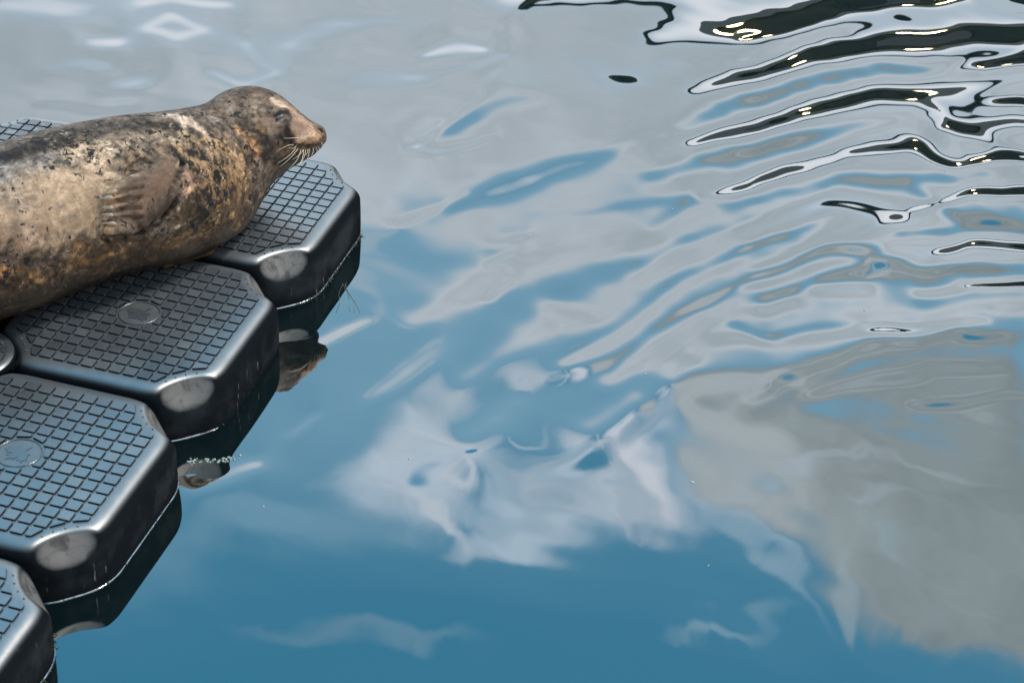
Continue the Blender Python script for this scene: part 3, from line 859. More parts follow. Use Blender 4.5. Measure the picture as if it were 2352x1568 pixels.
# fore flipper folded back against the flank: upper arm, palm and five digits
chain([(420, 395, -.030, .040), (395, 425, -.020, .040), (365, 460, -.014, .038), (345, 495, -.012, .036)], 8)
chain([(430, 440, -.026, .036), (390, 480, -.016, .036), (350, 520, -.012, .034)], 8)
chain([(365, 455, .001, .027), (335, 480, .004, .023), (332, 515, .006, .023), (342, 542, .005, .022)], 9)
chain([(342, 548, .004, .020), (300, 556, .008, .014)], 9)
chain([(400, 440, -.006, .028), (385, 480, -.003, .026), (370, 515, -.002, .024)], 8)
DIG = [[(345, 434, .002, .0165), (305, 450, .005, .0125), (284, 462, .006, .0108), (268, 471, .005, .0088)],
       [(345, 457, .004, .0165), (300, 474, .008, .0128), (272, 484, .009, .0116), (257, 489, .008, .0092)],
       [(345, 482, .004, .0165), (300, 499, .009, .0128), (270, 507, .010, .0120), (254, 510, .009, .0096)],
       [(345, 507, .004, .0165), (300, 522, .009, .0128), (270, 529, .010, .0120), (255, 531, .009, .0096)],
       [(348, 534, .006, .0180), (305, 549, .011, .0145), (275, 557, .012, .0138), (259, 559, .010, .0112)]]
for d_ in DIG: chain(d_, 9)
# shoulder fold above the flipper and skin roll behind the armpit
chain([(300, 425, -.016, .018), (302, 400, -.014, .021), (318, 381, -.015, .022), (345, 377, -.016, .020)], 8)
chain([(452, 400, -.018, .022), (452, 440, -.017, .024), (440, 470, -.018, .022)], 8)
# rump and hind flippers, off to the left
e0 = C_[0]
for sgn in (-1, 1):
    sdv = np.array([-ax0[1], ax0[0], 0])*sgn
    for k_ in range(16):
        t = k_/15; p = e0+ax0*(.02+.22*t)+sdv*(.02+.06*t)+np.array([0, 0, -.01-.0*t])
        p[2] = DZ+.022+.012*(1-t)
        blob(Vector(map(float, p)), .034-.012*t, 2, Matrix.Diagonal((1, 1, .75, 1)))
# lower fore flipper showing under the chest
for k_ in range(22):
    t = k_/21; x, y = 505-100*t, 606+38*t-4*math.sin(t*3.14)
    d = rayd(x*2352/2500, y*2352/2500); tt_ = (DZ+.016-CP[2])/d[2]; p = CP+tt_*d
    blob(Vector(map(float, p)), .019-.007*t, 2)
# muzzle pads, brow
for (x, y, l, r) in ((752, 334, -.009, .0155), (764, 338, -.009, .0150), (742, 340, -.010, .0145), (775, 343, -.009, .0125)): blob(surf(x, y, l)[0], r)
for (x, y, l, r) in ((690, 270, -.010, .0125), (680, 270, -.010, .0125), (698, 268, -.010, .0115)): blob(surf(x, y, l)[0], r)
tmp = bpy.data.meshes.new('tmp'); sbm.to_mesh(tmp); sbm.free()
to = bpy.data.objects.new('tmp', tmp); COL.objects.link(to)
mo = to.modifiers.new('r', 'REMESH'); mo.mode = 'VOXEL'; mo.voxel_size = .0028
ms = to.modifiers.new('s', 'SMOOTH'); ms.factor = .5; ms.iterations = 4
dg = bpy.context.evaluated_depsgraph_get()
seal_me = bpy.data.meshes.new_from_object(to.evaluated_get(dg)); seal_me.name = 'harbour_seal'
bpy.data.objects.remove(to); bpy.data.meshes.remove(tmp)
# one subdivision where it shows
sb = bmesh.new(); sb.from_mesh(seal_me)
sb.normal_update()
cpv = Vector(CAM_P)
N_ = len(sb.verts)
V = np.array([v.co[:] for v in sb.verts]); VN = np.array([v.normal[:] for v in sb.verts])
sb.free()
print('seal verts', len(V))
# ---- folds and features: displace along the normal, placed on the coat
seal_bvh = BVHTree.FromPolygons([Vector(p) for p in V], [tuple(p.vertices) for p in seal_me.polygons])
def S3(x, y): return np.array(surf(x, y, 0, True, seal_bvh)[0])
def path_dist(P, pts3):
    best = np.full(len(P), 1e9)
    for a, b in zip(pts3[:-1], pts3[1:]):
        d = b-a; t = np.clip(((P-a) @ d)/(d@d+1e-12), 0, 1)
        best = np.minimum(best, np.linalg.norm(P-a-t[:, None]*d, axis=1))
    return best
disp = np.zeros(len(V))
FOLDS = [  # picture path, half width m, depth m
 ([(524, 262), (540, 275), (566, 313), (591, 350), (606, 395), (618, 420)], .0055, -.0055),
 ([(508, 262), (522, 290), (546, 322), (572, 352), (586, 380)], .006, -.0025),
 ([(488, 285), (508, 315), (536, 335)], .006, -.0035),
 ([(596, 318), (612, 345), (632, 372), (640, 392)], .005, -.004),
 ([(532, 262), (556, 300), (580, 335)], .010, .003),
 ([(446, 396), (436, 425), (424, 450), (414, 478)], .0050, -.0105),
 ([(358, 390), (335, 398), (322, 408), (310, 424)], .0045, -.0100),
 ([(330, 378), (322, 395), (318, 415)], .0045, -.0050),
 ([(345, 455), (300, 465), (270, 478)], .0038, -.0090), ([(345, 482), (300, 488), (262, 498)], .0038, -.0095),
 ([(345, 508), (300, 511), (262, 519)], .0038, -.0095), ([(345, 532), (300, 534), (265, 542)], .0038, -.0090),
 ([(396, 598), (440, 574), (480, 550), (500, 545)], .006, -.0028), ([(150, 620), (190, 600), (200, 580)], .008, -.003),
 ([(420, 590), (470, 565), (520, 540)], .008, .0025),
 ([(560, 520), (600, 490), (630, 452)], .010, -.002),
 ([(252, 582), (300, 590), (355, 562), (405, 525), (432, 484)], .0055, -.0105), ([(236, 470), (233, 515), (238, 560)], .0045, -.0040),
 # eye socket and lids
 ([(668, 286), (684, 277), (703, 278)], .0045, -.0045), ([(672, 296), (690, 301), (706, 293)], .0035, -.0022),
 ([(668, 276), (686, 267), (706, 270)], .005, .0032), ([(676, 303), (694, 308), (708, 300)], .004, .0018),
 ([(712, 275), (722, 290), (724, 305)], .010, -.003),
 # nostril, muzzle crease, mouth
 ([(770, 307), (778, 312), (789, 321)], .0026, -.0060), ([(764, 316), (778, 322), (788, 330)], .0035, -.0020),
 ([(785, 353), (772, 359), (752, 360), (728, 357), (712, 352)], .0030, -.0060),
 ([(730, 330), (722, 345), (716, 352)], .005, -.002),
 ([(628, 268), (631, 278)], .0028, -.0050),
 # soft rolls on the belly
 ([(0, 640), (80, 640), (150, 655), (200, 640)], .02, -.006), ([(250, 600), (330, 600), (400, 570)], .02, .004),
 ([(700, 372), (740, 368), (768, 362)], .006, .003),
]
for pts, w, dep in FOLDS:
    P3 = np.array([S3(*p) for p in pts]); dd = path_dist(V, P3)
    disp += dep*np.exp(-(dd/w)**2)
_l = np.random.RandomState(3).rand(17, 17, 17)
def soft_noise(P, sc):
    q = P*sc+50; i = np.floor(q).astype(int); f = q-i; f = f*f*(3-2*f); o = 0
    for a in (0, 1):
        for b in (0, 1):
            for c in (0, 1): o = o+_l[(i[:, 0]+a) % 17, (i[:, 1]+b) % 17, (i[:, 2]+c) % 17]*(f[:, 0] if a else 1-f[:, 0])*(f[:, 1] if b else 1-f[:, 1])*(f[:, 2] if c else 1-f[:, 2])
    return o-.5
_s3 = S3(470, 400); _bd = np.clip(((_s3-V) @ np.array([-ax0[0]*-1, -ax0[1]*-1, 0]))/.2+.6, 0, 1)     # 1 on the trunk, 0 on the head
disp += (soft_noise(V, 11)*.010+soft_noise(V, 26)*.0035)*_bd
V2 = V+VN*disp[:, None]
V2[:, 2] = np.maximum(V2[:, 2], DZ+TH+.0006)           # weight presses the belly flat on the deck
seal_me.vertices.foreach_set('co', V2.astype(np.float32).ravel())
seal_me.polygons.foreach_set('use_smooth', [True]*len(seal_me.polygons))
seal_me.update()
# ---- coat: pigment plus painted fold shade per vertex (rgb) and spot density (a)
rng = np.random.RandomState(7)
L_ = rng.rand(33, 33, 33)
def vnoise(P, s):
    q = P*s; i = np.floor(q).astype(int); f = q-i; f = f*f*(3-2*f); o = 0
    for a in (0, 1):
        for b in (0, 1):
            for c in (0, 1):
                o = o+L_[(i[:, 0]+a) % 33, (i[:, 1]+b) % 33, (i[:, 2]+c) % 33]*(f[:, 0] if a else 1-f[:, 0])*(f[:, 1] if b else 1-f[:, 1])*(f[:, 2] if c else 1-f[:, 2])
    return o
wob = np.stack([vnoise(V+o, 38) for o in (0, 3.3, 7.7)], 1)-.5
wob2 = np.stack([vnoise(V+o, 110) for o in (1.1, 4.3, 9.7)], 1)-.5
Q = V+wob*.022+wob2*.009                                   # ragged edges between patches
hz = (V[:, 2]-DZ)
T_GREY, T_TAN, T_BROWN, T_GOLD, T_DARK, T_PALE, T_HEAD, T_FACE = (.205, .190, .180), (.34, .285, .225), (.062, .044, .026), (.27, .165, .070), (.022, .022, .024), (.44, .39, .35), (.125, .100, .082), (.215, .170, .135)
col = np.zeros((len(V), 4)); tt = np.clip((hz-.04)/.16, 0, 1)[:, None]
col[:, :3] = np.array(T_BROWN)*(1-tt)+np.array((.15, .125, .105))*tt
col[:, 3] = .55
def paint(pts, r, c, st=1.0, spot=None, edge=2.2):
    """colour patch along a path on the coat; r in picture px"""
    P3 = np.array([S3(*p) for p in pts]) if len(pts) > 1 else np.array([S3(*pts[0]), S3(*pts[0])+1e-4])
    w = np.exp(-(path_dist(Q, P3)/(r*PXM))**edge)*st
    col[:, :3] += (np.array(c)-col[:, :3])*w[:, None]
    if spot is not None: col[:, 3] += (spot-col[:, 3])*w
PAINT = [
 ([(0, 480), (120, 455), (225, 430)], 68, (.37, .295, .22), .95, .22), ([(0, 530), (110, 520), (215, 500)], 52, (.33, .26, .19), .95, .12),
 ([(120, 545), (210, 535)], 30, (.27, .205, .145), .8, .1), ([(0, 580), (90, 575)], 36, (.22, .165, .12), .8, .25),
 ([(0, 425), (70, 400), (130, 392)], 26, (.20, .205, .215), .85, .5), ([(20, 470), (60, 500)], 26, (.24, .21, .19), .6, .5),
 ([(0, 378), (100, 342), (200, 318), (320, 303)], 25, (.115, .098, .085), .95, .85), ([(-20, 395), (80, 358), (170, 345)], 20, (.034, .033, .034), .9, .8),
 ([(-40, 410), (20, 380)], 24, T_DARK, .95, .5),
 ([(170, 372), (270, 352), (340, 345)], 20, (.40, .33, .25), .75, .95), ([(200, 392), (300, 378)], 24, (.36, .29, .22), .75, .85),
 ([(330, 285), (400, 280), (440, 272)], 15, (.20, .175, .15), .8, .9), ([(320, 312), (380, 304), (430, 308)], 15, (.060, .048, .038), .9, .8),
 ([(375, 325), (400, 330), (425, 340)], 15, (.34, .29, .22), .7, .8),
 ([(430, 285), (458, 295), (480, 310), (500, 328)], 17, (.56, .48, .41), .95, .35), ([(455, 330), (480, 345)], 18, (.38, .30, .21), .85, .6),
 ([(485, 270), (520, 285)], 15, (.24, .225, .21), .8, .6), ([(474, 292), (502, 312), (520, 335)], 4.5, (.035, .036, .04), .9),
 ([(500, 340), (530, 350)], 14, (.34, .25, .16), .8, .6),
 ([(400, 365), (440, 358), (480, 372)], 24, (.24, .18, .12), .85, .8), ([(520, 355), (560, 380), (575, 405)], 24, (.34, .235, .13), .8, .85),
 ([(585, 305), (605, 325), (612, 345)], 11, (.42, .26, .12), .9, .5), ([(622, 350), (640, 385)], 11, (.36, .19, .10), .85, .3), ([(632, 335), (640, 350)], 8, (.30, .17, .06), .85, .3),
 ([(480, 400), (520, 412), (560, 435)], 28, (.31, .22, .12), .8, .95), ([(470, 460), (530, 470), (590, 450)], 32, (.20, .125, .055), .85, 1.0),
 ([(440, 520), (520, 510), (580, 480)], 30, (.085, .058, .030), .9, .95), ([(330, 600), (430, 590), (500, 560)], 30, (.075, .050, .028), .9, .7),
 ([(520, 545), (570, 520), (600, 490)], 18, (.10, .068, .035), .85, .8),
 ([(400, 606), (470, 586), (520, 562)], 8, (.26, .165, .075), .7, .5),
 ([(200, 600), (300, 600)], 26, (.10, .07, .045), .85, .4),
 ([(200, 640), (300, 630), (400, 620)], 24, (.058, .040, .022), .9, .6), ([(0, 690), (80, 680), (150, 660)], 28, (.085, .055, .028), .9, .8),
 ([(0, 735), (80, 720), (160, 700)], 28, (.045, .032, .018), .9, .7), ([(0, 635), (70, 640), (140, 640)], 22, (.075, .058, .048), .85, .6),
 ([(160, 660), (220, 640), (300, 606)], 9, (.24, .155, .065), .6, .5), ([(0, 665), (40, 662)], 10, (.30, .16, .05), .8, .5), ([(85, 672), (104, 680)], 8, (.34, .22, .09), .8, .3),
 ([(80, 690), (92, 700)], 9, (.015, .013, .012), .9, .3),
 # head
 ([(530, 262), (580, 235), (630, 228), (665, 245)], 26, (.175, .135, .105), .95, .30), ([(590, 222), (630, 218), (655, 228)], 13, (.085, .064, .050), .85, .1),
 ([(552, 262), (575, 255)], 9, (.22, .20, .18), .6, .3),
 ([(628, 288), (655, 305)], 19, (.31, .24, .185), .9, .1), ([(690, 250), (730, 285), (760, 305)], 20, (.34, .25, .19), .95, 0),
 ([(712, 300), (745, 318)], 18, (.27, .195, .15), .9, 0), ([(662, 320), (690, 310)], 9, (.25, .195, .155), .8, 0),
 ([(667, 247), (684, 254), (698, 264)], 6, (.60, .50, .41), .85, 0), ([(706, 244), (722, 262)], 4, (.45, .34, .27), .7, 0),
 ([(560, 275), (600, 290)], 13, (.11, .095, .08), .8, .7),
 ([(612, 298), (634, 313), (652, 335)], 12, (.030, .031, .030), .9, .4), ([(655, 345), (665, 370), (648, 395)], 15, (.020, .018, .016), .9, .3),
 ([(575, 282), (590, 300), (600, 318)], 6, (.03, .03, .03), .8, .4),
 ([(694, 312), (702, 328), (710, 343)], 12, (.028, .015, .014), 1.0, 0), ([(674, 322), (688, 340)], 11, (.014, .012, .011), .95, 0),
 ([(680, 358), (720, 370), (750, 370)], 12, (.085, .050, .026), .9, .6), ([(680, 395), (720, 386), (745, 378)], 12, (.018, .015, .011), .9, .3),
 ([(736, 336), (756, 332), (775, 330)], 13, (.46, .36, .28), .95, 0), ([(735, 350), (758, 352), (778, 347)], 8, (.44, .28, .15), .9, 0),
 ([(783, 325), (794, 331), (796, 340)], 6, (.36, .18, .06), .9, 0), ([(766, 301), (777, 303), (789, 313)], 6.0, (.13, .13, .135), .95, 0),
 ([(768, 307), (779, 312), (790, 321)], 3.6, (.006, .006, .006), 1.0, 0), ([(790, 318), (794, 326)], 4, (.02, .02, .02), .9, 0),
 ([(787, 352), (772, 360), (745, 363), (718, 358)], 3.4, (.008, .006, .006), 1.0, 0), ([(783, 358), (778, 367)], 5, (.03, .025, .02), .85, 0),
 ([(667, 288), (683, 279), (702, 278), (708, 287), (693, 300), (674, 298), (667, 288)], 4.6, (.040, .048, .055), 1.0, 0),
 ([(625, 264), (629, 273), (632, 281)], 3.6, (.006, .005, .005), 1.0, 0), ([(620, 258), (638, 284)], 6, (.27, .18, .12), .35),
 # shade in folds and armpit put into the coat colour, plus dark spots
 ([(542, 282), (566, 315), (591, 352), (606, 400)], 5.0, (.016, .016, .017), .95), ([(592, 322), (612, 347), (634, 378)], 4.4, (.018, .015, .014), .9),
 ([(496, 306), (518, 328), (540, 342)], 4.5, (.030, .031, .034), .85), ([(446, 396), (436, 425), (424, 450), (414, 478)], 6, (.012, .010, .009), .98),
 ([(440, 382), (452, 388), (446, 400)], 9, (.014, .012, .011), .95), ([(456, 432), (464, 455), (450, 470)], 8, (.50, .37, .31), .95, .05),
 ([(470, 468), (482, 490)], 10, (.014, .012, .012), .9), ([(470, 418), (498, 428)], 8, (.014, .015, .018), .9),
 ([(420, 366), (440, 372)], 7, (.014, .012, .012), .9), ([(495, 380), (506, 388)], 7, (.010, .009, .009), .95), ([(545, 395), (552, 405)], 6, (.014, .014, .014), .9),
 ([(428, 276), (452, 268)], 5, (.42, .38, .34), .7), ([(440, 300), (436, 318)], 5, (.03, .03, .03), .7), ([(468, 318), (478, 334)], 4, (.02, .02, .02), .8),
 # flipper: lit top, groove shade and shadow under its edge put into the colour
 ([(412, 412), (375, 450), (345, 490), (338, 530)], 38, (.165, .118, .088), 1.0, 0), ([(330, 446), (300, 456)], 15, (.15, .115, .09), .9, 0),
 ([(345, 548), (395, 515), (420, 480)], 17, (.040, .028, .020), .85, 0), ([(270, 475), (262, 515), (266, 560)], 13, (.29, .20, .12), .9, 0),
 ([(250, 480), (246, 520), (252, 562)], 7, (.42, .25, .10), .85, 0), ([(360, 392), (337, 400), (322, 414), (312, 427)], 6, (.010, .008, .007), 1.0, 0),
 ([(300, 392), (320, 375), (350, 372)], 12, (.24, .175, .115), .85, .1), ([(342, 420), (318, 432)], 6, (.46, .38, .32), .7, 0),
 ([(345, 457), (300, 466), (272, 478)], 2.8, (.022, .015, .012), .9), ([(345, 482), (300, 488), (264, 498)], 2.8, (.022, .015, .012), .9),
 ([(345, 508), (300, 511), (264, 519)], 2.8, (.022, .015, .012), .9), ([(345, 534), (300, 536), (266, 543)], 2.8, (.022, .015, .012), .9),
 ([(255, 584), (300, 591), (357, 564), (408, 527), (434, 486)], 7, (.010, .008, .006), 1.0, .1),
 ([(400, 647), (430, 640), (470, 622)], 8, (.32, .20, .10), .9, 0), ([(470, 622), (492, 608)], 8, (.10, .08, .06), .9, 0),
]
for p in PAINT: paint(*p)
def free(x, y): return not (232 < x < 425 and y > 385+(425-x)*.25 and y < 600) and x < 655
for _i in range(420):                                       # irregular dark and pale blotches of the coat
    x = rng.uniform(60, 650); y = rng.uniform(305, 560)
    if not free(x, y) or (x < 240 and y > 410): continue
    dk = rng.rand() < .62; a = rng.uniform(-9, 9)
    up_ = x < 430
    paint([(x, y), (x+abs(a), y-a*.35 if up_ else y+a)], rng.uniform(2.2, 6.0) if rng.rand() < .8 else rng.uniform(6, 10), (.016, .016, .018) if dk else ((.40, .27, .13) if x > 440 else (.46, .40, .33)), rng.uniform(.6, .98))
for _i in range(120):
    x = rng.uniform(0, 560); y = rng.uniform(590, 720)
    dk = rng.rand() < .5
    paint([(x, y), (x+rng.uniform(-12, 12), y+rng.uniform(-6, 6))], rng.uniform(3, 9), (.020, .016, .012) if dk else (.25, .15, .06), rng.uniform(.3, .7))
for _i in range(90):
    x = rng.uniform(0, 235); y = rng.uniform(390, 590)
    paint([(x, y)], rng.uniform(4, 12), (.16, .145, .135) if rng.rand() < .55 else (.43, .35, .27), rng.uniform(.25, .6))
und = np.clip((-VN[:, 2]-.15)/.5, 0, 1)[:, None]          # dark brown belly; shade of down-facing parts put into the colour
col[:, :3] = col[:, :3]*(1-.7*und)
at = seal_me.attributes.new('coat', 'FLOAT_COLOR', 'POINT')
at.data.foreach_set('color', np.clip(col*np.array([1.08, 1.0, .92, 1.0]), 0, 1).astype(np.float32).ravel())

m_fur, n, out = material('short spotted fur')
tc = n.node('ShaderNodeTexCoord').outputs['Object']
ca = n.node('ShaderNodeAttribute', attribute_name='coat')
rz_ = math.atan2(-ax0[1], -ax0[0])
along = n.mapping(tc, rot=(0, 0, -rz_))
hair = n.noise(n.mapping(along, sc=(1.0, 4.2, 4.2)), 150, 4, .75, .3)
hair2 = n.noise(n.mapping(along, sc=(1.0, 3.0, 3.0)), 60, 4, .7, .4)
sp1 = n.noise(tc, 62, 4, .72, .6); sp2 = n.noise(tc, 150, 3, .7, .4); cl = n.noise(tc, 15, 3, .6)
dens = ca.outputs['Alpha']
th_ = n.math('SUBTRACT', .635, n.math('MULTIPLY', dens, .17))
s1 = n.math('MULTIPLY', n.ss(n.math('SUBTRACT', sp1, th_), 0.0, .045), n.ss(dens, .0, .2))
s2 = n.math('MULTIPLY', n.ss(sp2, .58, .66), n.math('MULTIPLY', dens, .55))
base = ca.outputs['Color']
c = n.mix(n.math('MULTIPLY', s1, n.ss(cl, .3, .55)), base, (.022, .021, .021))
c = n.mix(n.math('MULTIPLY', s2, .8), c, (.035, .030, .027))
pale = n.math('MULTIPLY', n.ss(n.noise(tc, 85, 3, .65, .5), .60, .70), n.math('MULTIPLY', dens, .55))
c = n.mix(pale, c, n.mix(.55, base, (.50, .40, .29)))
m1 = n.noise(tc, 26, 5, .7, .5); m2 = n.noise(tc, 85, 4, .7, .3)
mot = n.math('MULTIPLY', n.math('ADD', .62, n.math('MULTIPLY', n.ss(m1, .34, .66), .76)), n.math('ADD', .72, n.math('MULTIPLY', n.ss(m2, .35, .65), .56)))
c = n.mix(n.ss(dens, .0, .55, .30, 1.0), c, n.mix(1.0, c, n.xyz(mot, mot, mot), 'MULTIPLY'))
hv = n.node('ShaderNodeHueSaturation'); hv.inputs['Saturation'].default_value = .92; gm = n.node('ShaderNodeGamma'); n.put(gm.inputs[0], c); gm.inputs[1].default_value = 1.28; n.put(hv.inputs['Color'], gm.outputs[0]); n.put(hv.inputs['Value'], n.math('ADD', .0, n.math('MULTIPLY', n.math('ADD', hair, hair2), 1.28)))
nb = bump(n, hair, .55, .0016, bump(n, hair2, .5, .0024))
sh = principled(n, out, **{'Base Color': hv.outputs[0], 'Roughness': .55, 'IOR': 1.35, 'Normal': nb})
sh.inputs['Specular IOR Level'].default_value = .28; sh.inputs['Sheen Weight'].default_value = .0; sh.inputs['Sheen Roughness'].default_value = .4
sh.inputs['Sheen Tint'].default_value = (.8, .85, .95, 1)
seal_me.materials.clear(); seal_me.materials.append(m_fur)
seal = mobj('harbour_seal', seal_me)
tag(seal, 'spotted brown and grey harbour seal resting on the black pontoon with its eyes nearly shut', 'seal')
final_bvh = BVHTree.FromPolygons([Vector(p) for p in V2], [tuple(p.vertices) for p in seal_me.polygons])
def SF(x, y, lift=0.0): return surf(x, y, lift, True, final_bvh)
# eye
m_eye, n, out = material('moist eye'); principled(n, out, **{'Base Color': (.10, .10, .105), 'Roughness': .08, 'IOR': 1.5})
def oriented(name, x, y, lift, sx, sy, sz, ang, mat, sub=3):
    p, nn = SF(x, y, lift); zc = nn.normalized()
    a, _ = SF(x+6*math.cos(R_(ang)), y-6*math.sin(R_(ang)), lift); xc = (a-p); xc = (xc-zc*xc.dot(zc)).normalized(); yc = zc.cross(xc)
    bm = bmesh.new(); bmesh.ops.create_icosphere(bm, subdivisions=sub, radius=1.0)
    for v in bm.verts: v.co = p+xc*(v.co.x*sx)+yc*(v.co.y*sy)+zc*(v.co.z*sz)
    return mobj(name, from_bm(name, bm, True), seal, mat)
oriented('eye', 685, 286, .0006, 0.0110, .0040, .0056, 14, m_eye)
# claws
m_claw, n, out = material('horn claw'); tc = n.node('ShaderNodeTexCoord').outputs['Object']
principled(n, out, **{'Base Color': n.mix(n.noise(tc, 140, 2, .5), (.20, .15, .105), (.42, .34, .25)), 'Roughness': .38})
for (xa, ya, xb, yb) in ((285, 464, 250, 474), (277, 484, 242, 487), (276, 506, 242, 506), (277, 527, 242, 524), (284, 549, 243, 545)):
    pts = []; rr_ = []
    for k_ in range(8):
        t = k_/7; p, nn = SF(xa+(xb-xa)*t, ya+(yb-ya)*t, 0)
        pa, na = SF(xa, ya, .0035); pb, nb_ = SF(xb, yb, .001)
        q = pa.lerp(pb, t)+na*(.0040*math.sin(math.pi*t)); pts.append(q); rr_.append(.0050*math.sqrt(max(1-t, .02))*min(1, math.sqrt(t*5+.06)))
    mobj('claw', tube('claw', pts, rr_, 8), seal, m_claw)
# whiskers and the dark pits they grow from
m_wh, n, out = material('whisker'); principled(n, out, **{'Base Color': (.72, .62, .46), 'Roughness': .35})
m_pit, n, out = material('whisker pit'); principled(n, out, **{'Base Color': (.02, .016, .014), 'Roughness': .5})
z2 = lambda x, y: (440+x/4.9, 180+y/4.9)
WH_ = [((1420, 765), (1230, 772), .02), ((1370, 845), (1155, 930), -.04), ((1400, 868), (1160, 1075), .10), ((1420, 880), (1185, 1120), .06), ((1450, 900), (1290, 1145), .05),
       ((1480, 900), (1340, 1030), .08), ((1480, 905), (1390, 1110), .06), ((1505, 895), (1420, 1095), .07), ((1545, 885), (1495, 1070), .05), ((1590, 880), (1565, 985), .03), ((1625, 880), (1622, 950), .02),
       ((1650, 870), (1652, 925), .02), ((1530, 900), (1480, 980), .05), ((1690, 820), (1695, 860), 0), ((1400, 850), (1300, 880), .05), ((1600, 560), (1610, 545), 0)]
wdir = -Vector(map(float, rayd(700, 330)))
side = (Vector((0, 0, 1)))
for a, b, bend in WH_:
    xa, ya = z2(*a); xb, yb = z2(*b)
    pa, na = SF(xa, ya, -.001)
    da = (pa-Vector(CAM_P)).length
    pb = Vector(CAM_P)+Vector(map(float, rayd(xb*2352/2500, yb*2352/2500)))*(da-.030)
    pts = []; L2 = (pb-pa).length
    for k_ in range(9):
        t = k_/8; q = pa.lerp(pb, t)+na*(L2*.12*math.sin(math.pi*t))+Vector((0, 0, 1))*(-bend*L2*math.sin(math.pi*t)); pts.append(q)
    mobj('whisker', tube('whisker', pts, [.00062-.00042*k_/8 for k_ in range(9)], 6), seal, m_wh)
bm = bmesh.new()
for (x, y) in ((1525, 718), (1578, 722), (1628, 722), (1475, 745), (1530, 768), (1578, 770), (1622, 775), (1440, 800), (1490, 808), (1540, 805), (1585, 812), (1630, 808), (1430, 838), (1470, 840), (1515, 848), (1560, 850), (1600, 848), (1640, 842)):
    p, nn = SF(*z2(x, y), -.0002); bmesh.ops.create_icosphere(bm, subdivisions=1, radius=.0011, matrix=Matrix.Translation(p))
wp_ = mobj('whisker_pits', from_bm('whisker_pits', bm, True), seal, m_pit); wp_['kind'] = 'stuff'

# ------------------------------------------------------------------ bright meniscus where the water clings to the floats
m_men, n, out = material('water meniscus')
gl = n.node('ShaderNodeBsdfGlossy'); gl.inputs['Roughness'].default_value = .12; gl.inputs['Color'].default_value = (.55, .62, .64, 1)
n.l.new(gl.outputs[0], out.inputs[0])
def outline_at(z, k_=96):
    """outline of a float at height z relative to its top"""
    o = []
    for i in range(k_):
        a = 2*math.pi*i/k_; lo_, hi_ = .1, .4
        for it in range(24):
            m_ = (lo_+hi_)/2
            if block_sdf(np.array([[m_*math.cos(a), m_*math.sin(a), z]]))[0] < 0: lo_ = m_
            else: hi_ = m_
        o.append((hi_*math.cos(a), hi_*math.sin(a)))
    return o
OUTL = outline_at(-DZ, 160)
for cy in (0, -.5, -1.0, -1.5):
    seq = [(x, y) for (x, y) in OUTL if x > .1 or False]
    seq = sorted(seq, key=lambda p: math.atan2(p[1], p[0]))
    pts = []; rr_ = []; rg = random.Random(cy)
    for x, y in seq:
        if abs(math.atan2(y, x)) > 1.15: continue
        wx, wy = x*1.0035, cy+y*1.0035
        pts.append((wx, wy, water_z(wx, wy)+.0008)); rr_.append(.0006+.0007*rg.random())
    mn = mobj('water_meniscus', tube('water_meniscus', pts, rr_, 8), None, m_men)
    tag(mn, 'thin bright line of water clinging to the float wall', 'water', kind='structure')

# ------------------------------------------------------------------ weed and slime at the waterline
m_weed, n, out = material('dark algae'); tc = n.node('ShaderNodeTexCoord').outputs['Object']
principled(n, out, **{'Base Color': n.mix(n.noise(tc, 60, 3, .6), (.004, .007, .004), (.02, .035, .012)), 'Roughness': .35})
def weed(name, label, cy, a0, a1, cnt, lmin, lmax, seed):
    rg = random.Random(seed); bm = bmesh.new()
    for i in range(cnt):
        a = R_(rg.uniform(a0, a1)); k_ = min(OUTL, key=lambda p: abs(math.atan2(p[1], p[0])-a))
        x0, y0 = k_[0], cy+k_[1]; L = rg.uniform(lmin, lmax)*(rg.random()**.6); d = a+rg.uniform(-1.0, 1.0); w = rg.uniform(.0012, .0035)
        prev = None; px_, py_ = x0-.004*math.cos(a), y0-.004*math.sin(a)
        for q in range(5):
            t = q/4; ww = w*(1-t*.85); zz = water_z(px_, py_)+.0012+.003*(1-t)*rg.random()
            ux, uy = -math.sin(d), math.cos(d)
            v0 = bm.verts.new((px_-ux*ww, py_-uy*ww, zz)); v1 = bm.verts.new((px_, py_, zz+ww*.6)); v2 = bm.verts.new((px_+ux*ww, py_+uy*ww, zz))
            if prev: bm.faces.new((prev[0], prev[1], v1, v0)); bm.faces.new((prev[1], prev[2], v2, v1))
            prev = (v0, v1, v2); d += rg.uniform(-.6, .6); px_ += math.cos(d)*L/4; py_ += math.sin(d)*L/4
    o = mobj(name, from_bm(name, bm, True), None, m_weed); tag(o, label, 'algae', kind='stuff')
weed('algae_fringe', 'ragged dark algae along the outer waterline of the farthest float', 0, -40, 30, 300, .004, .020, 3)
weed('algae_fringe', 'sparse dark algae along the waterline of the middle float', -.5, -45, 40, 90, .003, .012, 5)
weed('algae_fringe', 'dark algae tufts at the waterline of the near float', -1.0, -50, 62, 110, .003, .014, 8)
weed('algae_fringe', 'dark algae tufts at the waterline of the nearest float', -1.5, -20, 62, 110, .004, .022, 9)
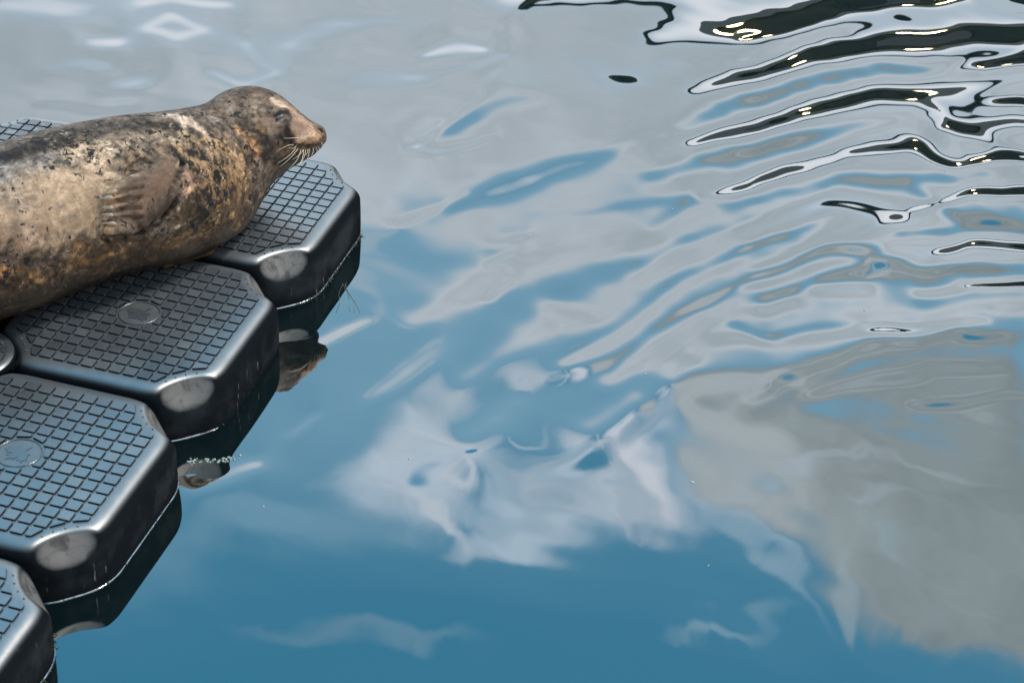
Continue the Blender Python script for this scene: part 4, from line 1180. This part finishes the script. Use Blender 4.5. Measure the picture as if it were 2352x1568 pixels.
# a few thin weed strands trailing off the corner of the middle float
bm = bmesh.new(); rg = random.Random(2)
for i in range(4):
    x, y = .283+rg.uniform(-.006, .006), -.075+rg.uniform(-.008, .008); d = -1.15+rg.uniform(-.1, .1); prev = None
    for q in range(14):
        z = water_z(x, y)+.0012; ux, uy = -math.sin(d)*.00035, math.cos(d)*.00035
        v0 = bm.verts.new((x-ux, y-uy, z)); v1 = bm.verts.new((x+ux, y+uy, z))
        if prev: bm.faces.new((prev[0], prev[1], v1, v0))
        prev = (v0, v1); d += rg.uniform(-.3, .3); d = d*.7-1.15*.3; x += math.cos(d)*.009; y += math.sin(d)*.009
m_str, n, out = material('pale weed strand'); principled(n, out, **{'Base Color': (.10, .115, .07), 'Roughness': .5})
o = mobj('weed_strands', from_bm('weed_strands', bm, True), None, m_str); tag(o, 'thin pale weed strands drifting off the middle float', 'weed', kind='stuff')
# slime bubbles in the inner corner between the middle and near floats
m_foam, n, out = material('foam bubble'); principled(n, out, **{'Base Color': (.34, .42, .38), 'Roughness': .2})
bm = bmesh.new(); rg = random.Random(6)
for i in range(46):
    t = rg.random(); x = .232+.085*t+rg.gauss(0, .004); y = -.775+.035*t+rg.gauss(0, .005)
    bmesh.ops.create_icosphere(bm, subdivisions=1, radius=rg.uniform(.0010, .0030), matrix=Matrix.Translation((x, y, water_z(x, y)+.0008)) @ Matrix.Diagonal((1.3, 1, .5, 1)))
o = mobj('foam', from_bm('foam', bm, True), None, m_foam); tag(o, 'pale scum bubbles on the water in the notch above the near float', 'foam', kind='stuff')
# specks drifting on the surface
bm = bmesh.new()
for (x, y, r) in ((1.17, -.52, .0035), (.63, -.63, .0022), (.42, -.86, .002), (.9, .5, .002), (1.4, .2, .002), (1.0, -.2, .0016), (.7, .9, .002), (1.5, .9, .002), (1.25, -.75, .0015)):
    bmesh.ops.create_icosphere(bm, subdivisions=1, radius=r, matrix=Matrix.Translation((x, y, water_z(x, y)+.0005)) @ Matrix.Diagonal((1.4, 1, .5, 1)))
o = mobj('floating_specks', from_bm('floating_specks', bm, True), None, m_foam); tag(o, 'tiny pale specks floating on the open water', 'debris', kind='stuff')
